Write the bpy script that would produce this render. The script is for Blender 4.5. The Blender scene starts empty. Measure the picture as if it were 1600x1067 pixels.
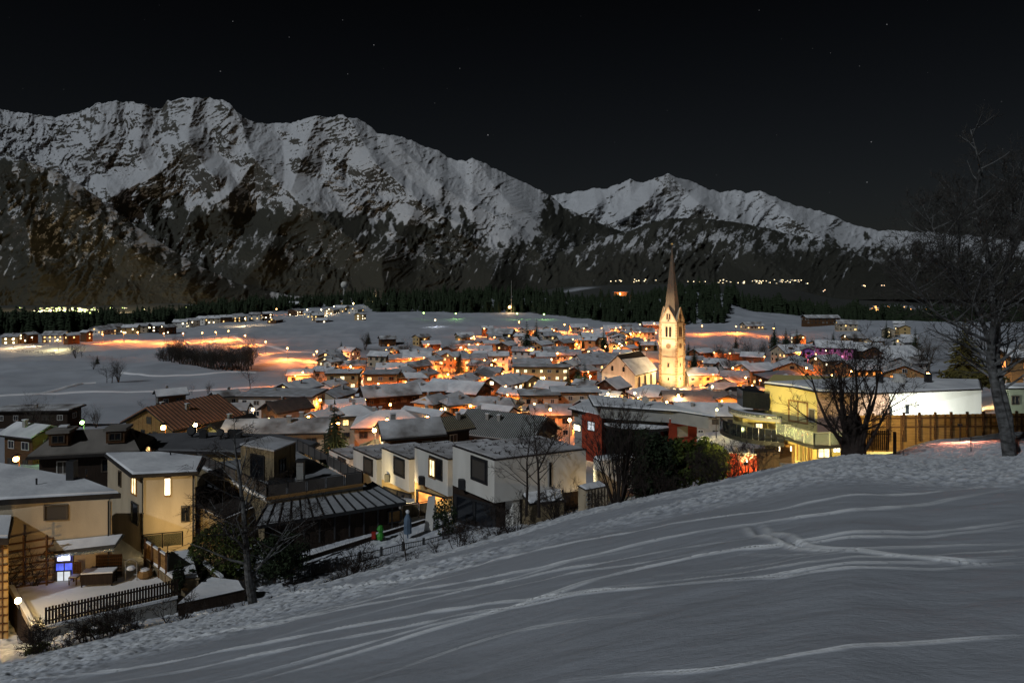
import bpy, math, random
import numpy as np
from mathutils import Vector
R = math.radians
random.seed(7)
F, CX, HOR = 1100.0, 800.0, 425.0            # lens in picture pixels, level camera at the origin looking along +Y
SC = bpy.context.scene
COL = SC.collection
# ------------------------------------------------------------------ camera, sky, moon
cd = bpy.data.cameras.new('camera'); cam = bpy.data.objects.new('camera', cd); COL.objects.link(cam)
cam.rotation_euler = (R(90), 0, 0)
cd.sensor_width = 36; cd.lens = 36 * F / 1600; cd.shift_y = -(533.5 - HOR) / 1600
cd.clip_start = .2; cd.clip_end = 60000
SC.camera = cam
MOON_EL, MOON_AZ = 36, 222                   # light comes from behind and left of the camera (azimuth from +Y, clockwise)
w = bpy.data.worlds.new('World'); SC.world = w; w.use_nodes = True
nt = w.node_tree; nt.nodes.clear()
wo = nt.nodes.new('ShaderNodeOutputWorld'); bg = nt.nodes.new('ShaderNodeBackground')
sky = nt.nodes.new('ShaderNodeTexSky'); sky.sky_type = 'NISHITA'; sky.sun_disc = False
sky.sun_elevation = R(MOON_EL); sky.sun_rotation = R(MOON_AZ); sky.altitude = 900
hs = nt.nodes.new('ShaderNodeHueSaturation'); hs.inputs['Saturation'].default_value = .55
nt.links.new(sky.outputs[0], hs.inputs['Color'])
m1 = nt.nodes.new('ShaderNodeVectorMath'); m1.operation = 'SCALE'; m1.inputs['Scale'].default_value = 1
nt.links.new(hs.outputs[0], m1.inputs[0])
tc = nt.nodes.new('ShaderNodeTexCoord')
sz = nt.nodes.new('ShaderNodeSeparateXYZ'); nt.links.new(tc.outputs['Generated'], sz.inputs[0])
mz = nt.nodes.new('ShaderNodeMapRange'); mz.inputs['From Min'].default_value = -.02; mz.inputs['From Max'].default_value = .42
mz.inputs['To Min'].default_value = .0020; mz.inputs['To Max'].default_value = .00035; nt.links.new(sz.outputs[2], mz.inputs[0]); nt.links.new(mz.outputs[0], m1.inputs['Scale'])
vo = nt.nodes.new('ShaderNodeTexVoronoi'); vo.inputs['Scale'].default_value = 60
nt.links.new(tc.outputs['Generated'], vo.inputs['Vector'])
ls = nt.nodes.new('ShaderNodeMath'); ls.operation = 'LESS_THAN'; ls.inputs[1].default_value = .045
nt.links.new(vo.outputs['Distance'], ls.inputs[0])
sx = nt.nodes.new('ShaderNodeSeparateColor'); nt.links.new(vo.outputs['Color'], sx.inputs[0])
pw = nt.nodes.new('ShaderNodeMath'); pw.operation = 'POWER'; pw.inputs[1].default_value = 5
nt.links.new(sx.outputs[0], pw.inputs[0])
mu = nt.nodes.new('ShaderNodeMath'); mu.operation = 'MULTIPLY'; nt.links.new(ls.outputs[0], mu.inputs[0]); nt.links.new(pw.outputs[0], mu.inputs[1])
sv = nt.nodes.new('ShaderNodeVectorMath'); sv.operation = 'SCALE'; sv.inputs[0].default_value = (.22, .22, .23)
nt.links.new(mu.outputs[0], sv.inputs['Scale'])
ad = nt.nodes.new('ShaderNodeVectorMath'); ad.operation = 'ADD'
nt.links.new(m1.outputs[0], ad.inputs[0]); nt.links.new(sv.outputs[0], ad.inputs[1])
nt.links.new(ad.outputs[0], bg.inputs['Color']); bg.inputs['Strength'].default_value = 1.0
nt.links.new(bg.outputs[0], wo.inputs['Surface'])
sd = bpy.data.lights.new('moonlight', 'SUN'); so = bpy.data.objects.new('moonlight', sd); COL.objects.link(so)
sd.energy = 1.15; sd.angle = R(.5); sd.color = (.88, .95, 1)
el, az = R(MOON_EL), R(MOON_AZ)
LV = Vector((math.sin(az) * math.cos(el), math.cos(az) * math.cos(el), math.sin(el)))
so.rotation_euler = LV.to_track_quat('Z', 'Y').to_euler()
SC.view_settings.view_transform = 'Standard'; SC.view_settings.look = 'None'
SC.view_settings.exposure = 0; SC.view_settings.gamma = 1; SC.view_settings.use_curve_mapping = False
SC.render.engine = 'CYCLES'
SC.cycles.use_denoising = True; SC.cycles.max_bounces = 4; SC.cycles.diffuse_bounces = 2
SC.cycles.use_light_tree = True; SC.cycles.sample_clamp_indirect = 2
SC.cycles.transparent_max_bounces = 6; SC.cycles.caustics_reflective = False; SC.cycles.caustics_refractive = False
# ------------------------------------------------------------------ materials
MATS = {}
def mat(name, col, rough=.8, var=.25, scale=1.5, bump=.0, bscale=8, col2=None, spec=.2, stretch=None):
    if name in MATS: return MATS[name]
    m = bpy.data.materials.new(name); m.use_nodes = True; MATS[name] = m
    n = m.node_tree; b = n.nodes['Principled BSDF']
    b.inputs['Roughness'].default_value = rough; b.inputs['Specular IOR Level'].default_value = spec
    t = n.nodes.new('ShaderNodeTexCoord'); mp = n.nodes.new('ShaderNodeMapping')
    n.links.new(t.outputs['Object'], mp.inputs[0])
    if stretch: mp.inputs['Scale'].default_value = stretch
    ns = n.nodes.new('ShaderNodeTexNoise'); ns.inputs['Scale'].default_value = scale; ns.inputs['Detail'].default_value = 6
    n.links.new(mp.outputs[0], ns.inputs['Vector'])
    rp = n.nodes.new('ShaderNodeValToRGB')
    c2 = col2 or tuple(c * (1 - var) for c in col)
    rp.color_ramp.elements[0].position = .3; rp.color_ramp.elements[1].position = .65
    rp.color_ramp.elements[0].color = (*c2, 1); rp.color_ramp.elements[1].color = (*col, 1)
    n.links.new(ns.outputs['Fac'], rp.inputs[0]); n.links.new(rp.outputs[0], b.inputs['Base Color'])
    if bump:
        bn = n.nodes.new('ShaderNodeTexNoise'); bn.inputs['Scale'].default_value = bscale; bn.inputs['Detail'].default_value = 5
        n.links.new(mp.outputs[0], bn.inputs['Vector'])
        bp = n.nodes.new('ShaderNodeBump'); bp.inputs['Strength'].default_value = 1; bp.inputs['Distance'].default_value = bump
        n.links.new(bn.outputs['Fac'], bp.inputs['Height']); n.links.new(bp.outputs[0], b.inputs['Normal'])
    return m
def emi(name, col, st, var=0):
    if name in MATS: return MATS[name]
    m = bpy.data.materials.new(name); m.use_nodes = True; MATS[name] = m
    b = m.node_tree.nodes['Principled BSDF']
    b.inputs['Base Color'].default_value = (.05, .05, .05, 1); b.inputs['Emission Color'].default_value = (*col, 1); b.inputs['Emission Strength'].default_value = st
    if var:
        n = m.node_tree; t = n.nodes.new('ShaderNodeTexCoord'); ns = n.nodes.new('ShaderNodeTexNoise'); ns.inputs['Scale'].default_value = 2.5
        n.links.new(t.outputs['Object'], ns.inputs['Vector'])
        mr = n.nodes.new('ShaderNodeMapRange'); mr.inputs['From Min'].default_value = .35; mr.inputs['From Max'].default_value = .65
        mr.inputs['To Min'].default_value = st * (1 - var); mr.inputs['To Max'].default_value = st * (1 + var)
        n.links.new(ns.outputs['Fac'], mr.inputs[0]); n.links.new(mr.outputs[0], b.inputs['Emission Strength'])
    return m
SNOW = mat('snow', (.80, .81, .84), .75, .08, .5, .03, 3)
RSNOW = mat('roof snow', (.90, .91, .94), .75, .12, .28, .05, 2, col2=(.52, .53, .57))
TSNOW = mat('thin grey roof snow', (.52, .53, .57), .8, .25, .5, .03, 3, col2=(.30, .29, .29)); OSNOW = mat('patchy melting roof snow', (.74, .75, .78), .8, .2, .22, .05, 3, col2=(.13, .11, .10))
PSNOW = mat('thin patchy snow', (.62, .62, .65), .8, .1, .45, .02, 3, col2=(.2, .18, .17))
CREAM = mat('cream render', (.52, .43, .31), .9, .12, .7, .015, 20, col2=(.38, .31, .22), stretch=(1, 1, .35))
WHITE = mat('white render', (.66, .64, .60), .9, .1, .6, .015, 20, col2=(.54, .52, .48), stretch=(1, 1, .35))
OCHRE = mat('ochre render', (.52, .36, .16), .9, .15, .8, .01, 20)
YELLOW = mat('yellow render', (.60, .50, .20), .9, .1, .6, .008, 20)
GREYW = mat('grey render', (.33, .32, .30), .9, .2, .9, .01, 20)
CONC = mat('weathered board wall', (.26, .20, .12), .9, .6, 1.2, .02, 6, stretch=(3, 3, .5))
WOOD = mat('brown wood', (.13, .065, .03), .8, .5, 2, .01, 8, stretch=(.5, .5, 6))
HONEY = mat('honey wood', (.34, .19, .07), .8, .45, 2, .01, 8, stretch=(.5, .5, 6))
DWOOD = mat('dark wood', (.035, .022, .015), .8, .5, 2, .01, 8, stretch=(6, 6, .6))
REDW = mat('red render', (.42, .065, .03), .85, .3, .8, .01, 10)
DARK = mat('dark metal', (.02, .02, .022), .5, .3, 3, spec=.5)
ROOFD = mat('dark roofing', (.035, .03, .028), .8, .4, 2, .01, 8)
STONE = mat('stone trim', (.38, .25, .15), .9, .3, 3, .01, 10)
TILE = mat('spire shingles', (.20, .15, .11), .7, .4, 2.5, .03, 6, stretch=(1, 1, 3))
FRAMEM = mat('window frame', (.10, .08, .06), .6, .2, 3)
FRAMEW = mat('white window frame', (.6, .58, .55), .6, .1, 3)
SHUT = mat('grey blind', (.07, .062, .055), .6, .2, 3, stretch=(1, 1, 12))
GLASS = mat('dark glass', (.012, .014, .018), .08, .2, 1, spec=.6)
RAILG = mat('frosted rail glass', (.5, .56, .5), .25, .2, 1, spec=.5); RAILG.node_tree.nodes['Principled BSDF'].inputs['Transmission Weight'].default_value = .7
BARK = mat('grey bark', (.10, .085, .07), .9, .5, 6, .01, 20)
BIRCH = mat('birch bark', (.15, .15, .15), .8, .1, 2.6, .02, 12, col2=(.018, .016, .014), stretch=(1, 1, 1.6))
TWIG = mat('twig bark', (.04, .03, .026), .9, .4, 6)
NEEDLE = mat('fir needles', (.030, .045, .022), .9, .5, 1.2)
LEAF = mat('evergreen leaf', (.075, .10, .02), .7, .6, 1.5)
DRYLEAF = mat('brown hedge leaf', (.13, .08, .02), .8, .6, 2)
PLAST_G = mat('green plastic', (.05, .3, .04), .5); PLAST_R = mat('red plastic', (.35, .03, .02), .5); PLAST_B = mat('blue grey cloth', (.12, .17, .24), .8)
WARM = emi('warm window light', (1, .62, .22), 2.2, .6)
PALEL = emi('pale window light', (1, .80, .42), 2.0, .4)
HOT = emi('bright window light', (1, .85, .55), 4, .3)
ORL = emi('orange window light', (1, .33, .06), 2.0, .6)
BLUE = emi('blue room light', (.10, .16, 1), 1.0, .5)
BLUEW = emi('blue white lamp light', (.55, .6, 1), 3.5, .4)
COOLW = emi('cool window light', (.75, .8, .85), .9, .1)
SOD = emi('sodium lamp glow', (1, .42, .10), 60)
SODF = emi('far sodium lamp glow', (1, .50, .16), 14)
WHL = emi('white lamp glow', (1, .92, .78), 60)
YEL = emi('yellow lamp glow', (1, .74, .30), 60)
GRN = emi('green lamp glow', (.45, 1, .22), 25)
# ------------------------------------------------------------------ object helpers
ORG = {}
UNIQ = {}
def tag(o, label=None, cat=None, group=None, kind=None):
    if label: o['label'] = label
    if cat: o['category'] = cat
    if group: o['group'] = group
    if kind: o['kind'] = kind
    return o
def thing(name, label, cat, loc=(0, 0, 0), rz=0, group=None):
    o = bpy.data.objects.new(name, None); COL.objects.link(o); o.location = loc; o.rotation_euler = (0, 0, rz)
    o.empty_display_size = .1
    ORG[o.name] = Vector(loc) if rz == 0 else None
    return tag(o, label, cat, group)
class MB:
    def __init__(s, world=True): s.v = []; s.f = []; s.w = world
    def quad(s, *p):
        k = len(s.v); s.v += [tuple(q) for q in p]; s.f.append(tuple(range(k, k + len(p)))); return s
    def prism(s, poly, z0, z1, top=None):
        """vertical prism; poly [(x,y)] counter-clockwise from above; z0/z1 number or list"""
        n = len(poly); k = len(s.v)
        a = sum(poly[i][0] * poly[(i + 1) % n][1] - poly[(i + 1) % n][0] * poly[i][1] for i in range(n))
        z0 = z0 if isinstance(z0, (list, tuple)) else [z0] * n; z1 = z1 if isinstance(z1, (list, tuple)) else [z1] * n
        if a < 0: poly = poly[::-1]; z0 = list(z0)[::-1]; z1 = list(z1)[::-1]; top = top[::-1] if top else None
        tp = top or poly
        s.v += [(p[0], p[1], z) for p, z in zip(poly, z0)] + [(p[0], p[1], z) for p, z in zip(tp, z1)]
        s.f.append(tuple(range(k + n - 1, k - 1, -1))); s.f.append(tuple(range(k + n, k + 2 * n)))
        for i in range(n):
            j = (i + 1) % n; s.f.append((k + i, k + j, k + n + j, k + n + i))
        return s
    def box(s, c, d, rz=0):
        x, y, z = c; a, b, h = d[0] / 2, d[1] / 2, d[2] / 2; co, si = math.cos(rz), math.sin(rz)
        return s.prism([(x + i * a * co - j * b * si, y + i * a * si + j * b * co) for i, j in ((-1, -1), (1, -1), (1, 1), (-1, 1))], z - h, z + h)
    def beam(s, p, q, wd, ht, up=(0, 0, 1)):
        p, q = Vector(p), Vector(q); d = (q - p).normalized(); u = Vector(up); sd_ = d.cross(u)
        if sd_.length < 1e-3: sd_ = Vector((1, 0, 0))
        sd_.normalize(); u = sd_.cross(d).normalized(); k = len(s.v)
        for e in (p, q):
            for i, j in ((-1, -1), (1, -1), (1, 1), (-1, 1)): s.v.append(tuple(e + sd_ * (i * wd / 2) + u * (j * ht / 2)))
        s.f += [(k, k + 1, k + 2, k + 3), (k + 7, k + 6, k + 5, k + 4)] + [(k + i, k + 4 + i, k + 4 + (i + 1) % 4, k + (i + 1) % 4) for i in range(4)]
        return s
    def tube(s, pts, rad, n=5):
        k0 = len(s.v); m = len(pts)
        for i, p in enumerate(pts):
            p = Vector(p); a = Vector(pts[max(i - 1, 0)]); b = Vector(pts[min(i + 1, m - 1)]); d = (b - a)
            d = d.normalized() if d.length > 1e-9 else Vector((0, 0, 1))
            u = d.orthogonal().normalized() if abs(d.z) > .95 else d.cross(Vector((0, 0, 1))).normalized(); v = d.cross(u)
            r = rad[i] if isinstance(rad, (list, tuple)) else rad
            for j in range(n):
                t = 2 * math.pi * j / n; s.v.append(tuple(p + (u * math.cos(t) + v * math.sin(t)) * r))
        for i in range(m - 1):
            for j in range(n):
                a = k0 + i * n + j; b = k0 + i * n + (j + 1) % n; s.f.append((a, b, b + n, a + n))
        s.f.append(tuple(range(k0 + n - 1, k0 - 1, -1))); s.f.append(tuple(range(k0 + (m - 1) * n, k0 + m * n)))
        return s
    def ball(s, c, r, n=8, sq=1.0):
        k0 = len(s.v); rows = max(4, n // 2 + 1)
        for i in range(rows + 1):
            th = math.pi * i / rows
            for j in range(n):
                ph = 2 * math.pi * j / n
                s.v.append((c[0] + r * math.sin(th) * math.cos(ph), c[1] + r * math.sin(th) * math.sin(ph), c[2] + r * sq * math.cos(th)))
        for i in range(rows):
            for j in range(n):
                a = k0 + i * n + j; b = k0 + i * n + (j + 1) % n; s.f.append((a, a + n, b + n, b))
        return s
    def obj(s, name, m, parent=None, smooth=False, shared=None, loc=None):
        me = shared or s.mesh(name, m, parent, smooth)
        o = bpy.data.objects.new(name, me); COL.objects.link(o)
        if parent is not None:
            o.parent = parent; ORG[o.name] = ORG.get(parent.name)
        if loc is not None: o.location = loc
        return o
    def mesh(s, name, m, parent=None, smooth=False):
        v = np.array(s.v, dtype=np.float64).reshape(-1, 3)
        if parent is not None and s.w and ORG.get(parent.name) is not None: v = v - np.array(ORG[parent.name])
        me = bpy.data.meshes.new(name); me.from_pydata(v.tolist(), [], s.f)
        if m: me.materials.append(m)
        if smooth: me.polygons.foreach_set('use_smooth', [True] * len(me.polygons))
        me.update(); return me
def U(px): return (px - CX) / F
def P(px, py, Y): return Vector((U(px) * Y, Y, -(py - HOR) / F * Y))
def onz(px, py, z):
    Y = -z * F / (py - HOR); return (U(px) * Y, Y)
def npmesh(name, V, Fq, m, smooth=True):
    me = bpy.data.meshes.new(name); n, k = len(V), Fq.shape[1]
    me.vertices.add(n); me.vertices.foreach_set('co', V.astype(np.float32).ravel())
    me.loops.add(Fq.size); me.loops.foreach_set('vertex_index', Fq.astype(np.int32).ravel())
    me.polygons.add(len(Fq)); me.polygons.foreach_set('loop_start', np.arange(0, Fq.size, k, dtype=np.int32))
    try: me.polygons.foreach_set('loop_total', np.full(len(Fq), k, dtype=np.int32))
    except Exception: pass
    if smooth: me.polygons.foreach_set('use_smooth', np.ones(len(Fq), dtype=bool))
    me.materials.append(m); me.update(calc_edges=True); me.validate(); return me
def gridfaces(r, c):
    i = (np.arange(r - 1)[:, None] * c + np.arange(c - 1)[None]).ravel()
    return np.stack([i, i + 1, i + c + 1, i + c], 1)
# ------------------------------------------------------------------ noise
RNG = np.random.RandomState(11)
PERM = RNG.permutation(512); GA = RNG.rand(512) * 2 * np.pi
def perlin(x, y):
    xi = np.floor(x).astype(int); yi = np.floor(y).astype(int); xf = x - xi; yf = y - yi
    def g(a, b, dx, dy):
        h = GA[PERM[(PERM[a & 511] + b) & 511]]; return np.cos(h) * dx + np.sin(h) * dy
    u = xf ** 3 * (xf * (xf * 6 - 15) + 10); v = yf ** 3 * (yf * (yf * 6 - 15) + 10)
    a = g(xi, yi, xf, yf); b = g(xi + 1, yi, xf - 1, yf); c = g(xi, yi + 1, xf, yf - 1); d = g(xi + 1, yi + 1, xf - 1, yf - 1)
    return ((a * (1 - u) + b * u) * (1 - v) + (c * (1 - u) + d * u) * v) * 1.5
def fbm(x, y, o=4, g=.5):
    r = 0; a = 1
    for i in range(o): r = r + a * perlin(x * 2 ** i + 17.3 * i, y * 2 ** i - 9.1 * i); a *= g
    return r
def ridged(x, y, o=5, g=.5):
    r = 0; a = 1; wt = 1
    for i in range(o):
        n = (1 - np.abs(perlin(x * 2 ** i + 31.7 * i, y * 2 ** i + 5.3 * i))) ** 2
        r = r + a * n * wt; wt = np.clip(n * 1.3, 0, 1); a *= g
    return r
def smooth(x, a, b):
    t = np.clip((x - a) / (b - a), 0, 1); return t * t * (3 - 2 * t)
# ------------------------------------------------------------------ terrain
EDGE = [(-900, 1200, 24), (-400, 1120, 27), (0, 1036, 32), (200, 988, 35), (400, 941, 38), (600, 886, 43), (740, 849, 47), (900, 803, 50), (1000, 780, 50),
        (1100, 757, 50), (1200, 735, 49), (1260, 720, 48), (1330, 709, 47), (1450, 716, 45), (1600, 711, 42), (2000, 690, 40), (2500, 660, 36)]
COLS = {  # px: [(Y, z)...] beyond the brow of the hill
    -900: [(40, -20), (60, -21.5), (80, -24), (100, -28), (130, -32.5), (170, -37), (220, -42), (350, -50), (600, -56), (800, -62), (1000, -76), (1300, -80), (1700, -140), (3000, -235), (7500, -300)],
    0: [(36, -20.6), (60, -21.5), (80, -24), (100, -28), (130, -32.5), (170, -37), (220, -42), (300, -46), (420, -50), (520, -51.5), (650, -55), (800, -62), (1000, -76), (1300, -80), (1700, -140), (3000, -235), (7500, -300)],
    200: [(38, -20.6), (60, -21.2), (80, -24), (100, -28), (130, -32.5), (170, -37), (220, -42), (300, -45), (420, -49), (520, -51), (650, -53), (800, -60), (1000, -75), (1300, -80), (1700, -140), (3000, -235), (7500, -300)],
    400: [(41, -20.6), (60, -20.6), (80, -24.5), (100, -28.5), (130, -33.5), (170, -38), (220, -42.5), (300, -45), (420, -49), (520, -51), (650, -51), (800, -51.5), (1000, -55), (1300, -60), (1700, -120), (3000, -235), (7500, -300)],
    600: [(46, -20.2), (60, -20.0), (80, -24.5), (100, -28.8), (130, -34), (170, -39), (220, -43.5), (300, -46), (420, -50), (560, -49.5), (700, -47.5), (800, -48), (1000, -46), (1200, -45), (1700, -120), (3000, -290), (7500, -340)],
    800: [(50, -19.4), (60, -20), (80, -24.5), (100, -28.8), (130, -34), (170, -39), (220, -43.5), (300, -46), (400, -48), (560, -49), (700, -49.0), (800, -49), (1000, -41), (1200, -40), (1700, -120), (3000, -280), (7500, -230)],
    950: [(54, -18.2), (64, -20), (80, -24.5), (100, -28.8), (130, -34), (170, -39), (220, -43.5), (290, -46.3), (400, -48.5), (560, -49.5), (700, -50), (800, -50), (1000, -52), (1200, -50), (1700, -120), (3000, -260), (7500, -130)],
    1100: [(54, -17.5), (66, -20), (80, -24.5), (100, -28.8), (130, -34), (170, -39), (220, -43.5), (290, -46.3), (400, -48.5), (560, -49), (640, -50), (760, -40), (1000, -25), (1200, -36), (1700, -100), (3000, -220), (7500, -120)],
    1200: [(54, -15.8), (62, -16.8), (80, -22.5), (100, -26.5), (130, -32), (170, -37), (220, -42), (290, -45), (400, -48), (560, -49), (640, -48), (800, -50), (1000, -50), (1300, -62), (1700, -120), (3000, -220), (7500, -140)],
    1330: [(52, -14), (60, -16.3), (80, -20), (100, -24), (130, -29), (170, -34), (220, -38.5), (290, -42), (400, -45), (560, -45), (700, -48), (1000, -66), (1300, -82), (1700, -150), (3000, -300), (7500, -300)],
    1480: [(50, -12.3), (55, -12.9), (62, -15.2), (80, -17.5), (130, -24), (220, -34), (290, -40), (400, -43), (560, -46), (700, -50), (1000, -70), (1300, -85), (1700, -150), (3000, -300), (7500, -330)],
    1600: [(48, -11.7), (55, -12.2), (62, -14), (80, -16), (130, -22), (220, -32), (290, -38), (400, -42), (560, -46), (700, -50), (1000, -70), (1300, -85), (1700, -150), (3000, -300), (7500, -330)],
    2500: [(44, -10), (60, -10), (80, -12), (130, -18), (220, -28), (290, -34), (400, -40), (560, -46), (700, -50), (1000, -70), (1300, -85), (1700, -150), (3000, -300), (7500, -330)]}
TPX = np.linspace(-900, 2500, 341); TLY = np.linspace(math.log(2.5), math.log(7500), 700)
_e = np.array(EDGE, float); _ck = sorted(COLS)
def _build():
    Ys = np.exp(TLY); G = np.zeros((len(TPX), len(TLY)))
    zc = np.stack([np.interp(TLY, [math.log(a) for a, b in COLS[k]], [b for a, b in COLS[k]]) for k in _ck])
    for i, px in enumerate(TPX):
        py, Ye = np.interp(px, _e[:, 0], _e[:, 1]), np.interp(px, _e[:, 0], _e[:, 2])
        ze = -(py - HOR) / F * Ye
        k = min(max(np.searchsorted(_ck, px) - 1, 0), len(_ck) - 2); t = (px - _ck[k]) / (_ck[k + 1] - _ck[k]); t = t * t * (3 - 2 * t)
        z2 = zc[k] * (1 - t) + zc[k + 1] * t
        Y0 = Ye + 6; zf = -2 + (ze + 2) * (np.minimum(Ys, Ye) / Ye) ** 1.1
        t2 = np.clip((Ys - Ye) / 7, 0, 1); t2 = t2 ** .8
        G[i] = np.where(Ys < Ye, zf, ze * (1 - t2) + z2 * t2)
    for _ in range(3):
        G[1:-1] = (G[:-2] + 2 * G[1:-1] + G[2:]) / 4
    H = G.copy()
    for _ in range(6): H[:, 1:-1] = (H[:, :-2] + 2 * H[:, 1:-1] + H[:, 2:]) / 4
    return H
TG = _build()
def terr(X, Y):
    X = np.asarray(X, float); Y = np.maximum(np.asarray(Y, float), 2.5)
    a = np.clip((X / Y * F + CX + 900) / 3400 * 340, 0, 339.999); b = np.clip((np.log(Y) - TLY[0]) / (TLY[1] - TLY[0]), 0, 698.999)
    i = a.astype(int); j = b.astype(int); a -= i; b -= j
    return (TG[i, j] * (1 - a) + TG[i + 1, j] * a) * (1 - b) + (TG[i, j + 1] * (1 - a) + TG[i + 1, j + 1] * a) * b
def T(x, y): return float(terr(x, y))
def solveY(px, py, H=0., lo=2.5, hi=1500.):
    Y = np.exp(np.linspace(math.log(lo), math.log(hi), 900)); g = terr(U(px) * Y, Y) + H + (py - HOR) / F * Y
    k = np.where((g[:-1] < 0) & (g[1:] >= 0))[0]
    return float(Y[k[0]]) if len(k) else float(Y[np.argmin(np.abs(g))])
# ski and foot tracks on the hill, drawn as polylines over the slope
TR = [([(-40, 1075), (250, 1035), (560, 975), (760, 945), (1000, 925), (1250, 900), (1600, 865)], .06, .11), ([(100, 1080), (400, 1020), (700, 965), (900, 934), (1100, 915), (1300, 900), (1640, 870)], .06, .10),
      ([(300, 1067), (520, 1012), (760, 960), (870, 930), (960, 900), (1100, 868), (1230, 852), (1400, 832), (1640, 808)], .06, .11), ([(330, 1074), (600, 1005), (800, 950), (900, 915), (1020, 885), (1150, 862), (1300, 848), (1640, 815)], .06, .12),
      ([(700, 935), (860, 905), (1000, 880), (1100, 866)], .04, .10), ([(860, 938), (1100, 905), (1300, 880), (1500, 862), (1640, 850)], .03, .08), ([(1150, 868), (1300, 870), (1450, 850), (1640, 843)], .04, .10),
      ([(1170, 820), (1205, 838), (1250, 855), (1330, 862), (1420, 870), (1520, 878), (1580, 872)], .07, .25), ([(0, 1000), (300, 950), (600, 905), (900, 850), (1200, 800), (1420, 775), (1640, 745)], .05, .14),
      ([(60, 1040), (380, 980), (640, 925), (860, 885), (1100, 832), (1330, 800), (1640, 760)], .05, .12), ([(880, 1075), (1080, 1062), (1200, 1048), (1300, 1032), (1420, 1018), (1500, 1004), (1640, 990)], .035, .06),
      ([(500, 1080), (700, 1010), (800, 985), (1000, 965)], .02, .1), ([(-40, 1052), (200, 1012), (420, 968), (640, 918), (820, 872)], .03, .07), ([(-40, 1066), (240, 1014), (460, 962), (700, 908)], .03, .07), ([(1020, 905), (1300, 872), (1640, 852)], .03, .07), ([(420, 1000), (700, 930), (840, 890), (1000, 858)], .05, .1), ([(0, 1060), (350, 985), (700, 925), (1000, 868), (1200, 835)], .04, .1)]
def track_field(X, Y):
    h = np.zeros_like(X); mk = np.zeros_like(X)
    for pts, a, wd in TR:
        a *= 1.5; wd *= .68
        q = []
        for px, py in pts:
            y = solveY(px, py, 0, 3, 60); q.append((U(px) * y, y))
        # subdivide smoothly
        q = np.array(q); s = np.linspace(0, len(q) - 1, (len(q) - 1) * 6 + 1); i0 = np.arange(len(q))
        qx = np.interp(s, i0, q[:, 0]); qy = np.interp(s, i0, q[:, 1])
        for _ in range(4): qx[1:-1] = (qx[:-2] + 2 * qx[1:-1] + qx[2:]) / 4; qy[1:-1] = (qy[:-2] + 2 * qy[1:-1] + qy[2:]) / 4
        wob = fbm(qx * .5, qy * .5, 2) * .12; qx = qx + wob
        for k in range(len(qx) - 1):
            ax, ay, bx, by = qx[k], qy[k], qx[k + 1], qy[k + 1]; L = math.hypot(bx - ax, by - ay) + 1e-9
            sel = np.where((X > min(ax, bx) - 1) & (X < max(ax, bx) + 1) & (Y > min(ay, by) - 1) & (Y < max(ay, by) + 1))[0]
            if not len(sel): continue
            dx, dy = (bx - ax) / L, (by - ay) / L; rx, ry = X[sel] - ax, Y[sel] - ay
            t = rx * dx + ry * dy; d = rx * dy - ry * dx; ok = (t >= 0) & (t < L)
            sel, d = sel[ok], d[ok]
            rg = np.clip(.95 + .5 * perlin(X[sel] * 1.1, Y[sel] * 1.1) + .15 * perlin(X[sel] * 3.1, Y[sel] * 3.1), .25, 1.5); dsc = np.clip(Y[sel] / 26, .35, 1.2); rg = rg * dsc * min(1, (k + 1) / 7, (len(qx) - 1 - k) / 7)
            d = d / dsc
            p = -np.exp(-(d / wd) ** 2) + .95 * np.exp(-((d - wd * 1.9) / wd) ** 2) + .5 * np.exp(-((d + wd * 1.9) / wd) ** 2)
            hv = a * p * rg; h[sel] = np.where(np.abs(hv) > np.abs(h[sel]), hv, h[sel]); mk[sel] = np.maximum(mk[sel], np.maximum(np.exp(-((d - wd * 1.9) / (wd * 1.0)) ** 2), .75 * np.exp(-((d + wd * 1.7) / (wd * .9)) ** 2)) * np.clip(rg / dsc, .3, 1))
    return h, mk
LUMP = {}
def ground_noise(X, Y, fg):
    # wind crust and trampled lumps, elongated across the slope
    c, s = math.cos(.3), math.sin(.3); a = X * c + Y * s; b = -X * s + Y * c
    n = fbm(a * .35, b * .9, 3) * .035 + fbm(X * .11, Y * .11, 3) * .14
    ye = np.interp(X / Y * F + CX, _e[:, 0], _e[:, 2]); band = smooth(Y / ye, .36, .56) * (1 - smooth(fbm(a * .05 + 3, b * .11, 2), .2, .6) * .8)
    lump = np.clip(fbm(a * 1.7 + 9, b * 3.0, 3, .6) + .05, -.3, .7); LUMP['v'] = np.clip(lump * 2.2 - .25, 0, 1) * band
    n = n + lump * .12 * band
    return n
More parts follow.
